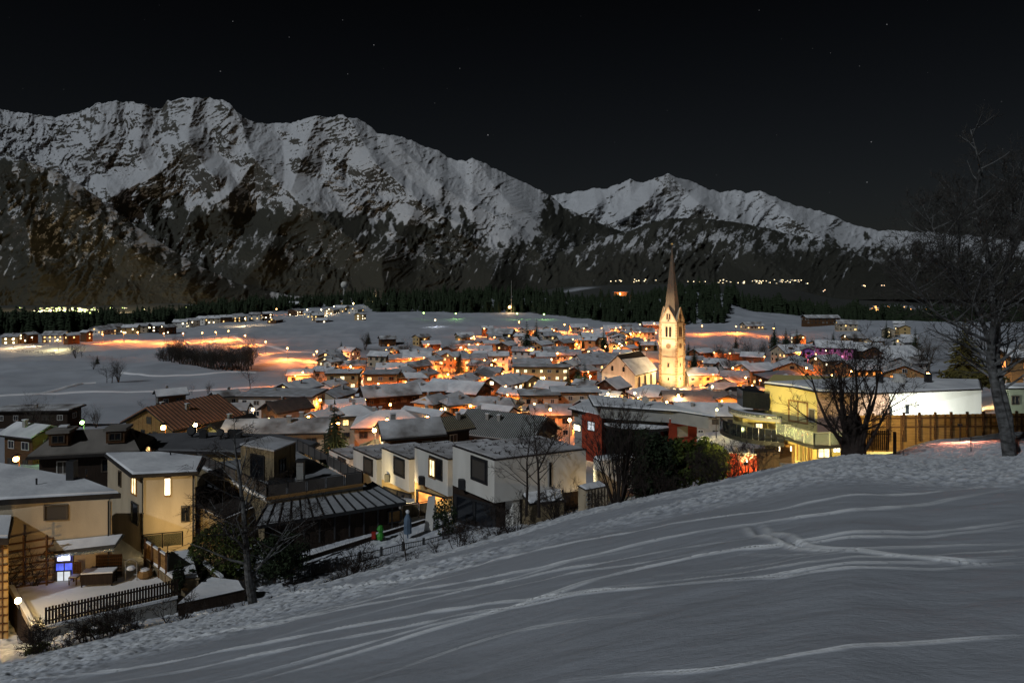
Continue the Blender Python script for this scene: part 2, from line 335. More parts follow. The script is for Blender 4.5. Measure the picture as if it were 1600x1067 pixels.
def make_ground():
    us = np.concatenate([np.linspace(-1.55, -.78, 26)[:-1], np.linspace(-.78, .78, 640), np.linspace(.78, 1.55, 26)[1:]])
    Ys = np.concatenate([np.geomspace(2.5, 5, 16)[:-1], np.geomspace(5, 52, 820)[:-1], np.geomspace(52, 1700, 260)[:-1], np.geomspace(1700, 7400, 40)])
    UU, YY = np.meshgrid(us, Ys); X = (UU * YY).ravel(); Y = YY.ravel(); Z = terr(X, Y)
    near = Y < 60; fade = 1 - smooth(Y, 46, 58)
    Z[near] += ground_noise(X[near], Y[near], 1) * (fade[near] * .9 + .1)
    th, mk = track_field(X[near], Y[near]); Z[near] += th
    far = ~near; Z[far] += fbm(X[far] * .02, Y[far] * .02, 4) * np.clip(Y[far] / 250, .3, 1.6) * 1.0
    mount = smooth(Y, 1800, 3500); Z += mount * fbm(X * .0012, Y * .0012, 4) * 22
    m = bpy.data.materials.new('snow ground'); m.use_nodes = True; n = m.node_tree; b = n.nodes['Principled BSDF']
    b.inputs['Roughness'].default_value = .7; b.inputs['Specular IOR Level'].default_value = .25
    at = n.nodes.new('ShaderNodeAttribute'); at.attribute_name = 'cover'
    sp = n.nodes.new('ShaderNodeSeparateColor'); n.links.new(at.outputs['Color'], sp.inputs[0])
    g = n.nodes.new('ShaderNodeNewGeometry'); ns = n.nodes.new('ShaderNodeTexNoise'); ns.inputs['Scale'].default_value = .05; ns.inputs['Detail'].default_value = 9; ns.inputs['Roughness'].default_value = .6
    n.links.new(g.outputs['Position'], ns.inputs['Vector'])
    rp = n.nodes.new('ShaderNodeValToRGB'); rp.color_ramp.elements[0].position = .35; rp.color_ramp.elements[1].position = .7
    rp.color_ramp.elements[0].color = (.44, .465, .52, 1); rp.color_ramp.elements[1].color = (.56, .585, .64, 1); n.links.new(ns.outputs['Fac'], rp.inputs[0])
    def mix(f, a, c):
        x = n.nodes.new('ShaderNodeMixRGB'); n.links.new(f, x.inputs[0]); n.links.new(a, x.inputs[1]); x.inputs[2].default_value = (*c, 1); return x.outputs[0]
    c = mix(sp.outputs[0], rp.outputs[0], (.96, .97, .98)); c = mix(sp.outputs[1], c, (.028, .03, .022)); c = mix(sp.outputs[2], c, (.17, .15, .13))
    n.links.new(c, b.inputs['Base Color'])
    mp = n.nodes.new('ShaderNodeMapping'); mp.inputs['Rotation'].default_value = (0, 0, -.42); mp.inputs['Scale'].default_value = (1.3, 2.6, 2)
    n.links.new(g.outputs['Position'], mp.inputs[0])
    b1 = n.nodes.new('ShaderNodeTexNoise'); b1.inputs['Scale'].default_value = 1.; b1.inputs['Detail'].default_value = 10; b1.inputs['Roughness'].default_value = .7; n.links.new(mp.outputs[0], b1.inputs['Vector'])
    bp = n.nodes.new('ShaderNodeBump'); bp.inputs['Distance'].default_value = .055; bp.inputs['Strength'].default_value = .8
    n.links.new(b1.outputs['Fac'], bp.inputs['Height']); n.links.new(bp.outputs[0], b.inputs['Normal'])
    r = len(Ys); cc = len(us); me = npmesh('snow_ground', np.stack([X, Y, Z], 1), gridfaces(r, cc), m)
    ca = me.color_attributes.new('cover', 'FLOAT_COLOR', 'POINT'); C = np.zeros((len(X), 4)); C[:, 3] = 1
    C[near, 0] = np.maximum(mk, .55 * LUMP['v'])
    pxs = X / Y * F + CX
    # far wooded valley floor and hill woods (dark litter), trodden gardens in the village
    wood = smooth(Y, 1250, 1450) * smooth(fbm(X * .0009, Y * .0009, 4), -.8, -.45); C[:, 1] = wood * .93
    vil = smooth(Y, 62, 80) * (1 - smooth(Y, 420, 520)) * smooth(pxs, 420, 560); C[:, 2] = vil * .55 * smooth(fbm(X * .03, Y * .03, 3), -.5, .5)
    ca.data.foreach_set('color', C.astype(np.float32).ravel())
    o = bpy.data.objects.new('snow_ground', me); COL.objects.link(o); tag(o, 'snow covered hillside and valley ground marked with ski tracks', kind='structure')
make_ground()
# ------------------------------------------------------------------ mountains
RIDGE_A = [(-260, 160), (0, 170), (40, 178), (85, 183), (140, 170), (150, 163), (180, 158), (215, 161), (240, 168), (252, 170), (262, 158), (290, 153), (330, 153), (358, 160), (368, 172), (382, 184), (398, 192), (430, 193), (455, 193), (478, 184),
           (495, 180), (520, 184), (530, 180), (560, 186), (578, 197), (590, 208), (625, 213), (660, 228), (690, 238), (700, 248), (728, 252), (738, 247), (758, 256), (790, 272), (830, 291), (862, 307), (880, 324), (930, 345), (1000, 372), (1100, 410), (1250, 440), (1400, 455)]
RIDGE_C = [(700, 330), (800, 318), (862, 305), (900, 300), (932, 293), (945, 297), (960, 290), (985, 280), (1000, 286), (1020, 280), (1045, 270), (1062, 279), (1092, 288), (1108, 296), (1130, 300), (1155, 297), (1165, 302), (1188, 298), (1212, 308), (1240, 320), (1290, 332), (1330, 350), (1365, 359), (1420, 362), (1500, 366), (1620, 380), (1900, 395)]
RIDGE_B = [(820, 420), (880, 392), (930, 375), (985, 360), (1020, 347), (1050, 341), (1100, 342), (1150, 347), (1200, 357), (1260, 372), (1310, 388), (1350, 402), (1385, 416), (1440, 430), (1550, 425), (1900, 415)]
RIDGE_D = [(-300, 235), (0, 247), (35, 250), (60, 258), (90, 268), (130, 292), (170, 322), (210, 352), (260, 385), (310, 415), (370, 442), (430, 458), (520, 470)]
def mtmat():
    m = bpy.data.materials.new('mountain'); m.use_nodes = True; n = m.node_tree; b = n.nodes['Principled BSDF']
    b.inputs['Roughness'].default_value = .9; b.inputs['Specular IOR Level'].default_value = .1
    at = n.nodes.new('ShaderNodeAttribute'); at.attribute_name = 'cover'; sp = n.nodes.new('ShaderNodeSeparateColor'); n.links.new(at.outputs['Color'], sp.inputs[0])
    g = n.nodes.new('ShaderNodeNewGeometry'); ns = n.nodes.new('ShaderNodeTexNoise'); ns.inputs['Scale'].default_value = .022; ns.inputs['Detail'].default_value = 9; ns.inputs['Roughness'].default_value = .8
    n.links.new(g.outputs['Position'], ns.inputs['Vector'])
    def soft(src, lo=.36, hi=.64):
        a = n.nodes.new('ShaderNodeMath'); a.operation = 'SUBTRACT'; n.links.new(ns.outputs['Fac'], a.inputs[0]); a.inputs[1].default_value = .5
        a2 = n.nodes.new('ShaderNodeMath'); a2.operation = 'MULTIPLY_ADD'; n.links.new(a.outputs[0], a2.inputs[0]); a2.inputs[1].default_value = 1.5; n.links.new(src, a2.inputs[2])
        r = n.nodes.new('ShaderNodeMapRange'); r.interpolation_type = 'SMOOTHSTEP'; r.inputs['From Min'].default_value = lo; r.inputs['From Max'].default_value = hi; n.links.new(a2.outputs[0], r.inputs[0]); return r.outputs[0]
    def mix(f, a, c):
        x = n.nodes.new('ShaderNodeMixRGB'); n.links.new(f, x.inputs[0])
        if isinstance(a, tuple): x.inputs[1].default_value = (*a, 1)
        else: n.links.new(a, x.inputs[1])
        x.inputs[2].default_value = (*c, 1); return x.outputs[0]
    c = mix(soft(sp.outputs[0]), (.56, .57, .60), (.08, .075, .065)); c = mix(soft(sp.outputs[1], .05, .80), c, (.048, .048, .040))
    n.links.new(c, b.inputs['Base Color'])
    bp = n.nodes.new('ShaderNodeBump'); bp.inputs['Distance'].default_value = 22; bp.inputs['Strength'].default_value = .8; n.links.new(ns.outputs['Fac'], bp.inputs['Height']); n.links.new(bp.outputs[0], b.inputs['Normal'])
    return m
MTM = mtmat()
def mountain(name, ridge, Dc, Db, base, cols, rows, amp, spurs, tree, seed, label, rock=1.0, fstr=1.0, extra=0., patch=(392, 28, .62), jag=2.0, lx=60., ly=95., slant=.5):
    r = np.array(ridge, float); px = np.linspace(r[0, 0], r[-1, 0], cols); crest = np.interp(px, r[:, 0], r[:, 1])
    jg = fbm(px / 14. + seed, px * 0 + seed, 4, .6) * jag
    t = np.linspace(0, 1, rows); PX = np.repeat(px[None], rows, 0); CR = np.repeat(crest[None], rows, 0); TT = np.repeat(t[:, None], cols, 1)
    PY = base + (CR - base) * TT ** 1.0 + jg[None] * TT ** 14
    D = Db + (Dc - Db) * TT ** 1.05
    wx = fbm(PX / 90 + seed, PY / 90, 3) * 13; wy = fbm(PX / 90 - seed, PY / 90 + 7, 3) * 9
    X1 = PX + wx; Y1 = PY + wy
    big = ridged((X1 + slant * (Y1 - 300)) / lx + seed, Y1 / ly + seed, 3) + ridged((X1 - slant * (Y1 - 300)) / (lx * 1.2) + seed * 3, Y1 / ly, 3)
    fine = ridged((X1 * .9 + .35 * Y1) / 15. + seed, Y1 / 24., 5, .66); strat = fbm(X1 / 22., (Y1 + .28 * X1) / 4.5 + seed, 3)
    env = np.sin(np.pi * np.clip(TT * .85 + .12, 0, 1)) ** .6
    rel = amp * .40 * (big - 1.4) * env * (.35 + .65 * smooth(TT, .15, .6)) + amp * .30 * (fine - .9) * env * (.45 + .55 * TT)
    for pts, a, wd in spurs:
        for k in range(len(pts) - 1):
            ax, ay = pts[k]; bx, by = pts[k + 1]; L2 = (bx - ax) ** 2 + (by - ay) ** 2
            tt = np.clip(((PX + wx * .4 - ax) * (bx - ax) + (PY + wy * .4 - ay) * (by - ay)) / L2, 0, 1)
            d = np.hypot(PX + wx * .4 - ax - tt * (bx - ax), PY + wy * .4 - ay - tt * (by - ay)); rel = np.maximum(rel, rel * .6 + a * np.maximum(0, 1 - d / wd) ** 1.1 - 0) if a > 0 else rel + a * np.maximum(0, 1 - d / wd)
    rel += strat * amp * .035 * smooth(TT, .5, .9)
    D = D - rel
    back = 12  # far side of the range
    P3 = np.stack([U(PX) * D, D, -(PY - HOR) / F * D], 2)
    bk = np.stack([P3[-1] + np.array([0, 1, 0]) * (k * 150) + np.array([0, 0, -1]) * (k * 140 + k * k * 12) for k in range(1, back)], 0)
    V = np.concatenate([P3, bk], 0); nr = rows + back - 1
    dx = np.gradient(V, axis=1); dy = np.gradient(V, axis=0); N = np.cross(dx, dy); N /= np.linalg.norm(N, axis=2, keepdims=True) + 1e-9
    N *= np.sign(N[..., 2:3] + 1e-9)
    nz = N[..., 2]; tl = np.interp(px, [p for p, q in tree], [q for p, q in tree])[None]
    PYf = np.concatenate([PY, np.repeat(PY[-1:], back - 1, 0)], 0); PXf = np.repeat(px[None], nr, 0)
    thr = np.quantile(nz[:rows], .20); hi = np.clip((tl - PYf) / 90, 0, 1)
    wx2 = PXf + fbm(PXf / 40, PYf / 40, 3) * 9; st = fbm(wx2 / 26., (PYf + .25 * PXf) / 3.6 + seed, 4, .65); gu = fbm((wx2 + .45 * PYf) / 4.2, PYf / 26. + seed, 4, .6)
    zone = smooth(fbm((PXf - .5 * PYf) / 48 + seed, PYf / 30, 3), -.25, .45)
    rk = np.clip(.5 + (thr - nz) * 3.0, 0, 1) * .75 + (st * .40 + gu * .30) * (.35 + .65 * zone) + zone * .26 - .10 * hi
    rk = np.clip(rk * rock + (rock - 1) * .1 + extra, 0, 1)
    gul = ridged((PXf + .5 * PYf + wx2 * .2) / 24 + 2 * seed, PYf / 75., 4, .55); lp = fbm((PXf + .5 * PYf) / 30 + 3 * seed, PYf / 42, 4, .6)
    fr = smooth(PYf - tl + fbm(PXf / 22 + seed, PYf / 30, 4, .6) * 34, -10, 14)
    pc, pw2, pa = patch; low = smooth(PYf, 425, 455)
    pt = pa * np.exp(-((PYf - pc) / pw2) ** 2) * smooth(fbm((PXf + .5 * PYf) / 13, PYf / 19 + seed, 5, .7), -.15, .45)
    ch = .9 * smooth(gul, 1.35, 1.8) * smooth(lp, -.2, .35)
    fr = np.clip(fr * (1 - np.clip(pt + ch, 0, 1) * (1 - low)) + .12 * fbm(PXf / 3, PYf / 4, 3) * (fr > .3), 0, 1) * fstr
    me = npmesh(name, V.reshape(-1, 3), gridfaces(nr, cols), MTM)
    ca = me.color_attributes.new('cover', 'FLOAT_COLOR', 'POINT'); C = np.zeros((V.shape[0] * V.shape[1], 4)); C[:, 3] = 1
    C[:, 0] = rk.ravel(); C[:, 1] = np.clip(fr, 0, 1).ravel(); ca.data.foreach_set('color', C.astype(np.float32).ravel())
    o = bpy.data.objects.new(name, me); COL.objects.link(o); tag(o, label, kind='structure')
SP_A = [([(300, 155), (296, 222), (240, 275), (178, 308), (150, 330)], 420, 44), ([(296, 222), (330, 275), (350, 330)], 380, 40), ([(368, 170), (400, 250), (470, 320), (560, 380)], 520, 52), ([(400, 250), (360, 300), (300, 345)], 300, 40),
        ([(497, 180), (470, 250), (455, 300)], 380, 36), ([(540, 185), (590, 255), (650, 310), (720, 350)], 450, 50), ([(600, 210), (690, 290), (800, 350), (850, 400)], 350, 46), ([(740, 248), (800, 320), (870, 372)], 330, 40),
        ([(160, 162), (152, 215), (110, 262)], 300, 40), ([(225, 165), (215, 230), (230, 262)], 250, 30), ([(450, 330), (420, 390), (380, 440)], 420, 50), ([(640, 340), (600, 400), (600, 450)], 380, 50), ([(800, 380), (770, 430), (760, 460)], 380, 50),
        ([(900, 330), (960, 380), (980, 430)], 260, 40)]
mountain('mountain_range', RIDGE_A, 12000, 7500, 478, 1150, 300, 430, SP_A, [(-260, 330), (100, 330), (300, 322), (420, 320), (520, 335), (620, 345), (700, 330), (760, 378), (830, 372), (860, 320), (880, 318), (1000, 345), (1400, 400)], 1.7,
         'long snow covered mountain range with rocky crest and wooded foot')
mountain('mountain_peak', RIDGE_C, 16500, 13000, 470, 700, 150, 480, [([(1045, 270), (1010, 310), (960, 350)], 500, 36), ([(1045, 270), (1090, 320), (1150, 360)], 450, 36), ([(1190, 300), (1240, 345), (1330, 400)], 420, 32), ([(985, 280), (930, 320), (900, 340)], 350, 30)],
         [(700, 420), (1200, 420), (1300, 375), (1900, 400)], 5.2, 'distant pointed snow peak and ridge right of the long range', rock=.8, lx=46., ly=66.)
mountain('wooded_mountain', RIDGE_B, 9300, 7500, 468, 700, 110, 260, [([(1050, 342), (1000, 380), (930, 430)], 200, 36), ([(1100, 342), (1180, 390), (1250, 440)], 200, 36)],
         [(820, 300), (1900, 300)], 3.1, 'dark wooded mountain in front of the pointed peak', rock=.3, fstr=.97, patch=(375, 26, .75), jag=1.2)
mountain('hill_flank', RIDGE_D, 7400, 5900, 492, 520, 190, 300, [([(40, 250), (110, 310), (210, 390), (300, 440)], 260, 46), ([(0, 280), (40, 350), (60, 430)], 260, 46)],
         [(-300, 235), (0, 252), (60, 262), (130, 296), (210, 356), (310, 415), (520, 470)], 8.4, 'rocky brown mountain flank at the edge of the range', rock=1.0, fstr=.97, extra=.2, patch=(350, 62, .85), jag=1.2)

# ------------------------------------------------------------------ building helpers
WC = {}
def wmesh(kind, fm):
    k = (kind, fm.name)
    if k not in WC:
        m = MB(False); t = .07
        for x in (-.5 + t / 2, .5 - t / 2): m.box((x, -.035, 0), (t, .11, 1))
        for z in (-.5 + t / 2, .5 - t / 2): m.box((0, -.035, z), (1 - 2 * t, .109, t))
        if kind in ('double', 'cross'): m.box((0, -.03, 0), (.045, .09, 1 - 2 * t))
        if kind == 'cross': m.box((0, -.03, .12), (1 - 2 * t, .088, .045))
        WC[k] = m.mesh('window', fm)
    return WC[k]
def pmesh(pm):
    k = ('pane', pm.name)
    if k not in WC: WC[k] = MB(False).box((0, -.01, 0), (.9, .03, .9)).mesh('pane', pm)
    return WC[k]
def put_window(parent, c, ang, wd, ht, pane=GLASS, fm=FRAMEM, kind='double', name='window', simple=False):
    """c in the parent's own coordinates, ang = direction of the wall (outward side is -Y of the window)"""
    o = bpy.data.objects.new(name, pmesh(pane) if simple else wmesh(kind, fm)); COL.objects.link(o); o.parent = parent
    o.location = c; o.rotation_euler = (0, 0, ang); o.scale = (wd, 1.6 if simple else 1, ht)
    if not simple:
        p = bpy.data.objects.new('pane', pmesh(pane)); COL.objects.link(p); p.parent = o
    return o
def hit(A, B, px, py):
    u = U(px); dx, dy = B[0] - A[0], B[1] - A[1]; t = (u * A[1] - A[0]) / (dx - u * dy); Y = A[1] + t * dy
    return Vector((u * Y, Y, -(py - HOR) / F * Y)), t
def win(parent, A, B, x0, y0, x1, y1, pane=GLASS, fm=FRAMEM, kind='double', name='window', off=.0):
    a, _ = hit(A, B, x0, y1); b, _ = hit(A, B, x1, y1); c, _ = hit(A, B, (x0 + x1) / 2, y0); d, _ = hit(A, B, (x0 + x1) / 2, y1)
    ang = math.atan2(b.y - a.y, b.x - a.x); n = Vector((math.sin(ang), -math.cos(ang), 0))
    if n.dot(Vector((a.x, a.y, 0))) > 0: ang += math.pi; n = -n
    ctr = Vector(((a.x + b.x) / 2, (a.y + b.y) / 2, (c.z + d.z) / 2)) + n * off
    return put_window(parent, ctr - ORG[parent.name], ang, math.hypot(b.x - a.x, b.y - a.y), abs(c.z - d.z), pane, fm, kind, name)
def shrink(poly, d):
    cx = sum(p[0] for p in poly) / len(poly); cy = sum(p[1] for p in poly) / len(poly); out = []
    for x, y in poly:
        l = math.hypot(x - cx, y - cy); k = max(0, l - d * 1.35) / l; out.append((cx + (x - cx) * k, cy + (y - cy) * k))
    return out
def flatb(name, label, cat, roofpx, z, zb, wall, over=.5, snow=RSNOW, fascia=ROOFD, th=.35, sth=.14, group=None, wpoly=None, parapet=False):
    rf = [onz(x, y, z) for x, y in roofpx]; wl = wpoly or shrink(rf, over)
    cx = sum(p[0] for p in wl) / len(wl); cy = sum(p[1] for p in wl) / len(wl)
    t = thing(name, label, cat, (cx, cy, zb), 0, group)
    MB().prism(wl, zb, z - th).obj('wall', wall, t)
    r = MB().prism(rf, z - th + .002, z - sth).obj('roof', fascia, t)
    MB().prism(shrink(rf, .12), z - sth + .002, z, top=shrink(rf, .22)).obj('snow', snow, r)
    return t, wl
def ang_of(A, B): return math.atan2(B[1] - A[1], B[0] - A[0])
HN = 0
ORDN = ['first', 'second', 'third', 'fourth', 'fifth', 'sixth', 'seventh', 'eighth', 'ninth', 'tenth', 'eleventh', 'twelfth', 'thirteenth', 'fourteenth', 'fifteenth', 'sixteenth', 'seventeenth', 'eighteenth', 'nineteenth', 'twentieth']
def house(px, py, wpx, rot, label, kind='gable', H=8., asp=.8, wall=CREAM, snow=RSNOW, lit=.12, litm=WARM, Y=None, pitch=.42, chim=1, balc=None, gw=None, ribs=0, cat='house', group=None, name='house', over=.8, lo=68, dorm=0, gy=None, alcove=None):
    global HN; HN += 1; rnd = random.Random(HN * 13 + 5)
    if snow is RSNOW: snow = rnd.choice((RSNOW, RSNOW, TSNOW, OSNOW, RSNOW))
    Y = Y or solveY(px, py, H, lo); X = U(px) * Y; zr = -(py - HOR) / F * Y; r = R(rot); c, s_ = abs(math.cos(r)), abs(math.sin(r))
    Wa = wpx * Y / F; L = Wa / (c + asp * s_); W = L * asp; L -= 2 * over * .8; W -= 2 * over * .8; L = max(L, 3); W = max(W, 3)
    g = (gy if gy is not None else T(X, Y)) ; zr -= g; sm = wpx < 30
    t = thing(name, label, cat, (X, Y, g), r, group)
    ph = pitch * W / 2 if kind != 'flat' else 0
    he = max(zr - ph - .3, 2.2); a, b = L / 2, W / 2; zr = he + ph + .3
    m = MB(False)
    if kind in ('gable', 'halfhip'):
        k = 0; m.v = [(x, y, z) for x in (-a, a) for y, z in ((-b, -4), (b, -4), (b, he), (0, he + ph), (-b, he))]
        m.f = [(4, 3, 2, 1, 0), (5, 6, 7, 8, 9)] + [(i, (i + 1) % 5, (i + 1) % 5 + 5, i + 5) for i in range(5)]
    else: m.prism([(-a, -b), (a, -b), (a, b), (-a, b)], -4, he)
    m.obj('wall', wall, t)
    rf = MB(False); sn = MB(False); o = over
    def slope(y0, z0, y1, z1, xa0, xa1, xb0, xb1, th, MBx, lift, ins=0):
        # plane between ridge line (y0,z0) and eave line (y1,z1)
        k = len(MBx.v)
        for dz in (lift, lift + th):
            MBx.v += [(xa0 + ins, y0, z0 + dz), (xa1 - ins, y0, z0 + dz), (xb1 - ins, y1 - (ins if y1 > y0 else -ins), z1 + dz), (xb0 + ins, y1 - (ins if y1 > y0 else -ins), z1 + dz)]
        q = [(0, 1, 2, 3), (7, 6, 5, 4), (0, 4, 5, 1), (1, 5, 6, 2), (2, 6, 7, 3), (3, 7, 4, 0)]
        if y1 > y0: q = [f[::-1] for f in q]
        MBx.f += [tuple(k + i for i in f) for f in q]
    ze = he + ph - pitch * (b + o) if kind != 'flat' else he
    if kind == 'gable' or kind == 'halfhip':
        hx = .22 * L if kind == 'halfhip' else 0
        for sg in (-1, 1):
            slope(0, he + ph, sg * (b + o), ze, -a - o + hx, a + o - hx, -a - o, a + o, .2, rf, .02); slope(0, he + ph, sg * (b + o), ze, -a - o + hx, a + o - hx, -a - o, a + o, .2, sn, .225, .12)
        if hx:
            for sg in (-1, 1):
                e = sg * (a + o); rf.quad((e - sg * hx, 0, he + ph + .2), (e, -b - o, ze + .2), (e, b + o, ze + .2)); sn.quad((e - sg * hx, 0, he + ph + .42), (e - sg * .1, -b - o + .1, ze + .42), (e - sg * .1, b + o - .1, ze + .42))
    elif kind == 'hip':
        hx = min(a, b) * .95; k = 0
        for MBx, zf, ins in ((rf, .02, 0), (sn, .24, .12)):
            k = len(MBx.v); A_, B_ = a + o - ins, b + o - ins
            MBx.v += [(-A_, -B_, ze + zf), (A_, -B_, ze + zf), (A_, B_, ze + zf), (-A_, B_, ze + zf), (-A_, -B_, ze + zf + .2), (A_, -B_, ze + zf + .2), (A_, B_, ze + zf + .2), (-A_, B_, ze + zf + .2), (-a + hx, 0, he + ph + zf + .2), (a - hx, 0, he + ph + zf + .2)]
            MBx.f += [tuple(k + i for i in f) for f in ((3, 2, 1, 0), (0, 1, 5, 4), (1, 2, 6, 5), (2, 3, 7, 6), (3, 0, 4, 7), (4, 5, 9, 8), (5, 6, 9), (6, 7, 8, 9), (7, 4, 8))]
    else:
        rf.prism([(-a - o, -b - o), (a + o, -b - o), (a + o, b + o), (-a - o, b + o)], he + .002, he + .3); sn.prism([(-a - o + .15, -b - o + .15), (a + o - .15, -b - o + .15), (a + o - .15, b + o - .15), (-a - o + .15, b + o - .15)], he + .302, he + .5)
    ro = rf.obj('roof', ROOFD, t); sn.obj('snow', snow, ro)
    if ribs and kind == 'gable':
        n = ribs; mm = MB(False)
        for i in range(n):
            x = -a - o + (i + .5) * (2 * a + 2 * o) / n
            for sg in (-1, 1): mm.beam((x, 0, he + ph + .47), (x, sg * (b + o - .1), ze + .47), .1, .1)
        mm.obj('roof_seam', ROOFD, ro)['kind'] = 'stuff'
    for i in range(chim):
        cx_ = rnd.uniform(-.6, .6) * a; cy_ = rnd.choice((-.4, .4)) * b; zz = he + ph * .6
        ch = MB(False).box((cx_, cy_, zz + .5), (.62, .5, 1.8)).obj('chimney', GREYW, ro)
        MB(False).box((cx_, cy_, zz + 1.46), (.75, .64, .12)).obj('chimney_cap', RSNOW, ro)
    vx, vy = -X, -Y; l = math.hypot(vx, vy); vx /= l; vy /= l
    for (nx, ny, hw, dist) in ((0, -1, a, b), (0, 1, a, b), (1, 0, b, a), (-1, 0, b, a)):
        wx = nx * math.cos(r) - ny * math.sin(r); wy = nx * math.sin(r) + ny * math.cos(r)
        if wx * vx + wy * vy < .12: continue
        if gw is not None and nx != 0 and kind == 'gable':
            q = [(nx * (a + .03), y, z) for y, z in ((-b, he), (0, he + ph), (b, he))]
            MB(False).quad(*(q if nx < 0 else q[::-1])).obj('gable_boarding', gw, t) if 0 else None
            z0 = he - .5; m2 = MB(False); npl = max(5, int(2 * b / 1.2))
            for j in range(npl):
                y0 = -b + (2 * b) * j / npl; y1 = -b + 2 * b * (j + 1) / npl - .05
                h0 = he + ph - pitch * abs(y0) - .05; h1 = he + ph - pitch * abs(y1) - .05; k = len(m2.v)
                e = nx * a; f_ = nx * (a + .06)
                m2.v += [(e, y0, z0 - 2), (e, y1, z0 - 2), (e, y1, h1), (e, y0, h0), (f_, y0, z0 - 2), (f_, y1, z0 - 2), (f_, y1, h1), (f_, y0, h0)]
                m2.f += [tuple(k + i for i in f) for f in ((0, 1, 2, 3), (7, 6, 5, 4), (0, 4, 5, 1), (1, 5, 6, 2), (2, 6, 7, 3), (3, 7, 4, 0))]
            m2.obj('gable_boarding', gw, t)
        aw = math.atan2(nx, -ny); nwin = max(1, int(2 * hw / (4.2 if sm else 3.0))); lv = [he - 1.5] + ([he - 4.2] if he > 4.6 else []) + ([he - 6.9] if he > 8 else [])
        if nx and kind == 'gable' and ph > 1.6: lv = [he + ph * .32] + lv
        for li, z in enumerate(lv):
            nn = 1 if (nx and kind == 'gable' and ph > 1.6 and li == 0) else nwin
            for j in range(nn):
                q = (j + .5) / nn * 2 * hw - hw; x_, y_ = (q, ny * dist) if ny else (nx * dist, q)
                off = .075 if gw is not None and nx else .01
                L_ = rnd.random() < lit
                put_window(t, (x_ + nx * off, y_ + ny * off, z), aw, rnd.choice((1.1, 1.3, 1.6)), 1.25, litm if L_ else rnd.choice((GLASS, GLASS, SHUT)), FRAMEW if rnd.random() < .3 else FRAMEM, 'double', simple=sm)
        if balc is not None and (nx != 0) == (balc > 0) and not (nx == 0 and ny == 1 and False):
            z = he - 2.9 if he > 4.6 else he - 2.2; q = MB(False)
            cxx, cyy = nx * (dist + .6), ny * (dist + .6); d = (1.2, 2 * hw * .9, .15) if nx else (2 * hw * .9, 1.2, .15)
            q.box((cxx, cyy, z), d); q.obj('balcony_floor', WOOD, t)
            q = MB(False); d2 = (.08, 2 * hw * .9, .9) if nx else (2 * hw * .9, .08, .9)
            q.box((nx * (dist + 1.2), ny * (dist + 1.2), z + .53), d2); q.obj('balcony_rail', HONEY, t)
    if dorm:
        for i in range(dorm):
            x = (-.6 + 1.2 * i / max(dorm - 1, 1)) * a; sg = -1 if abs(rot) < 90 else 1
            d = MB(False).box((x, sg * b * .55, he + ph * .5 + .55), (1.6, 1.8, 1.1)).obj('dormer', WOOD, t)
            put_window(d, (x, sg * (b * .55 + .91), he + ph * .5 + .6), 0 if sg < 0 else math.pi, 1.1, .7, litm if rnd.random() < .2 else GLASS)
            MB(False).box((x, sg * b * .55, he + ph * .5 + 1.25), (2.0, 2.2, .25)).obj('dormer_snow', snow, d)
    return t
def light(name, loc, power, col, size=.15, spot=None, aim=None, blend=.6):
    d = bpy.data.lights.new(name, 'SPOT' if spot else 'POINT'); d.energy = power; d.color = col; d.shadow_soft_size = size
    if spot: d.spot_size = R(spot); d.spot_blend = blend
    o = bpy.data.objects.new(name, d); COL.objects.link(o); o.location = loc
    if spot: o.rotation_euler = (Vector(aim) - Vector(loc)).to_track_quat('-Z', 'Y').to_euler()
    return o
SODC, WRM, COOL, GRC, YLC = (1, .23, .03), (1, .66, .32), (.85, .92, 1), (.4, 1, .2), (1, .78, .34)
def lamp(px, py, label, H=6., power=1500, col=SODC, glow=None, Y=None, group=None, lo=70, r=.22, arm=True):
    Y = Y or solveY(px, py, H, lo); p = P(px, py, Y); g = T(p.x, p.y); h = p.z - g
    if h < 1.5: g = p.z - 5; h = 5
    t = thing('street_lamp', label, 'street lamp', (p.x, p.y, g), 0, group)
    MB(False).tube([(0, .5, 0), (0, .5, h * .6), (0, .5, h + .35), (0, .35, h + .5), (0, 0, h + .45)], [.09, .07, .06, .05, .05]).obj('post', DARK, t)
    MB(False).box((0, .05, h + .36), (.5, .7, .12)).obj('lamp_hood', DARK, t)
    MB(False).ball((0, 0, h), max(r, Y * .00085), 8).obj('lamp_head', glow or (SOD if Y < 250 else SODF), t)
    zl = p.z - .15 - max(r, Y * .00085)
    light('lamp_light', (p.x, p.y - .1, zl), power * .65, col, .3, 168, (p.x, p.y - .1, zl - 5), .25)
    light('lamp_light', (p.x, p.y - .6, p.z), power * .34, col, .3, 178, (p.x, p.y - .6, p.z - 5), .04)
    return t
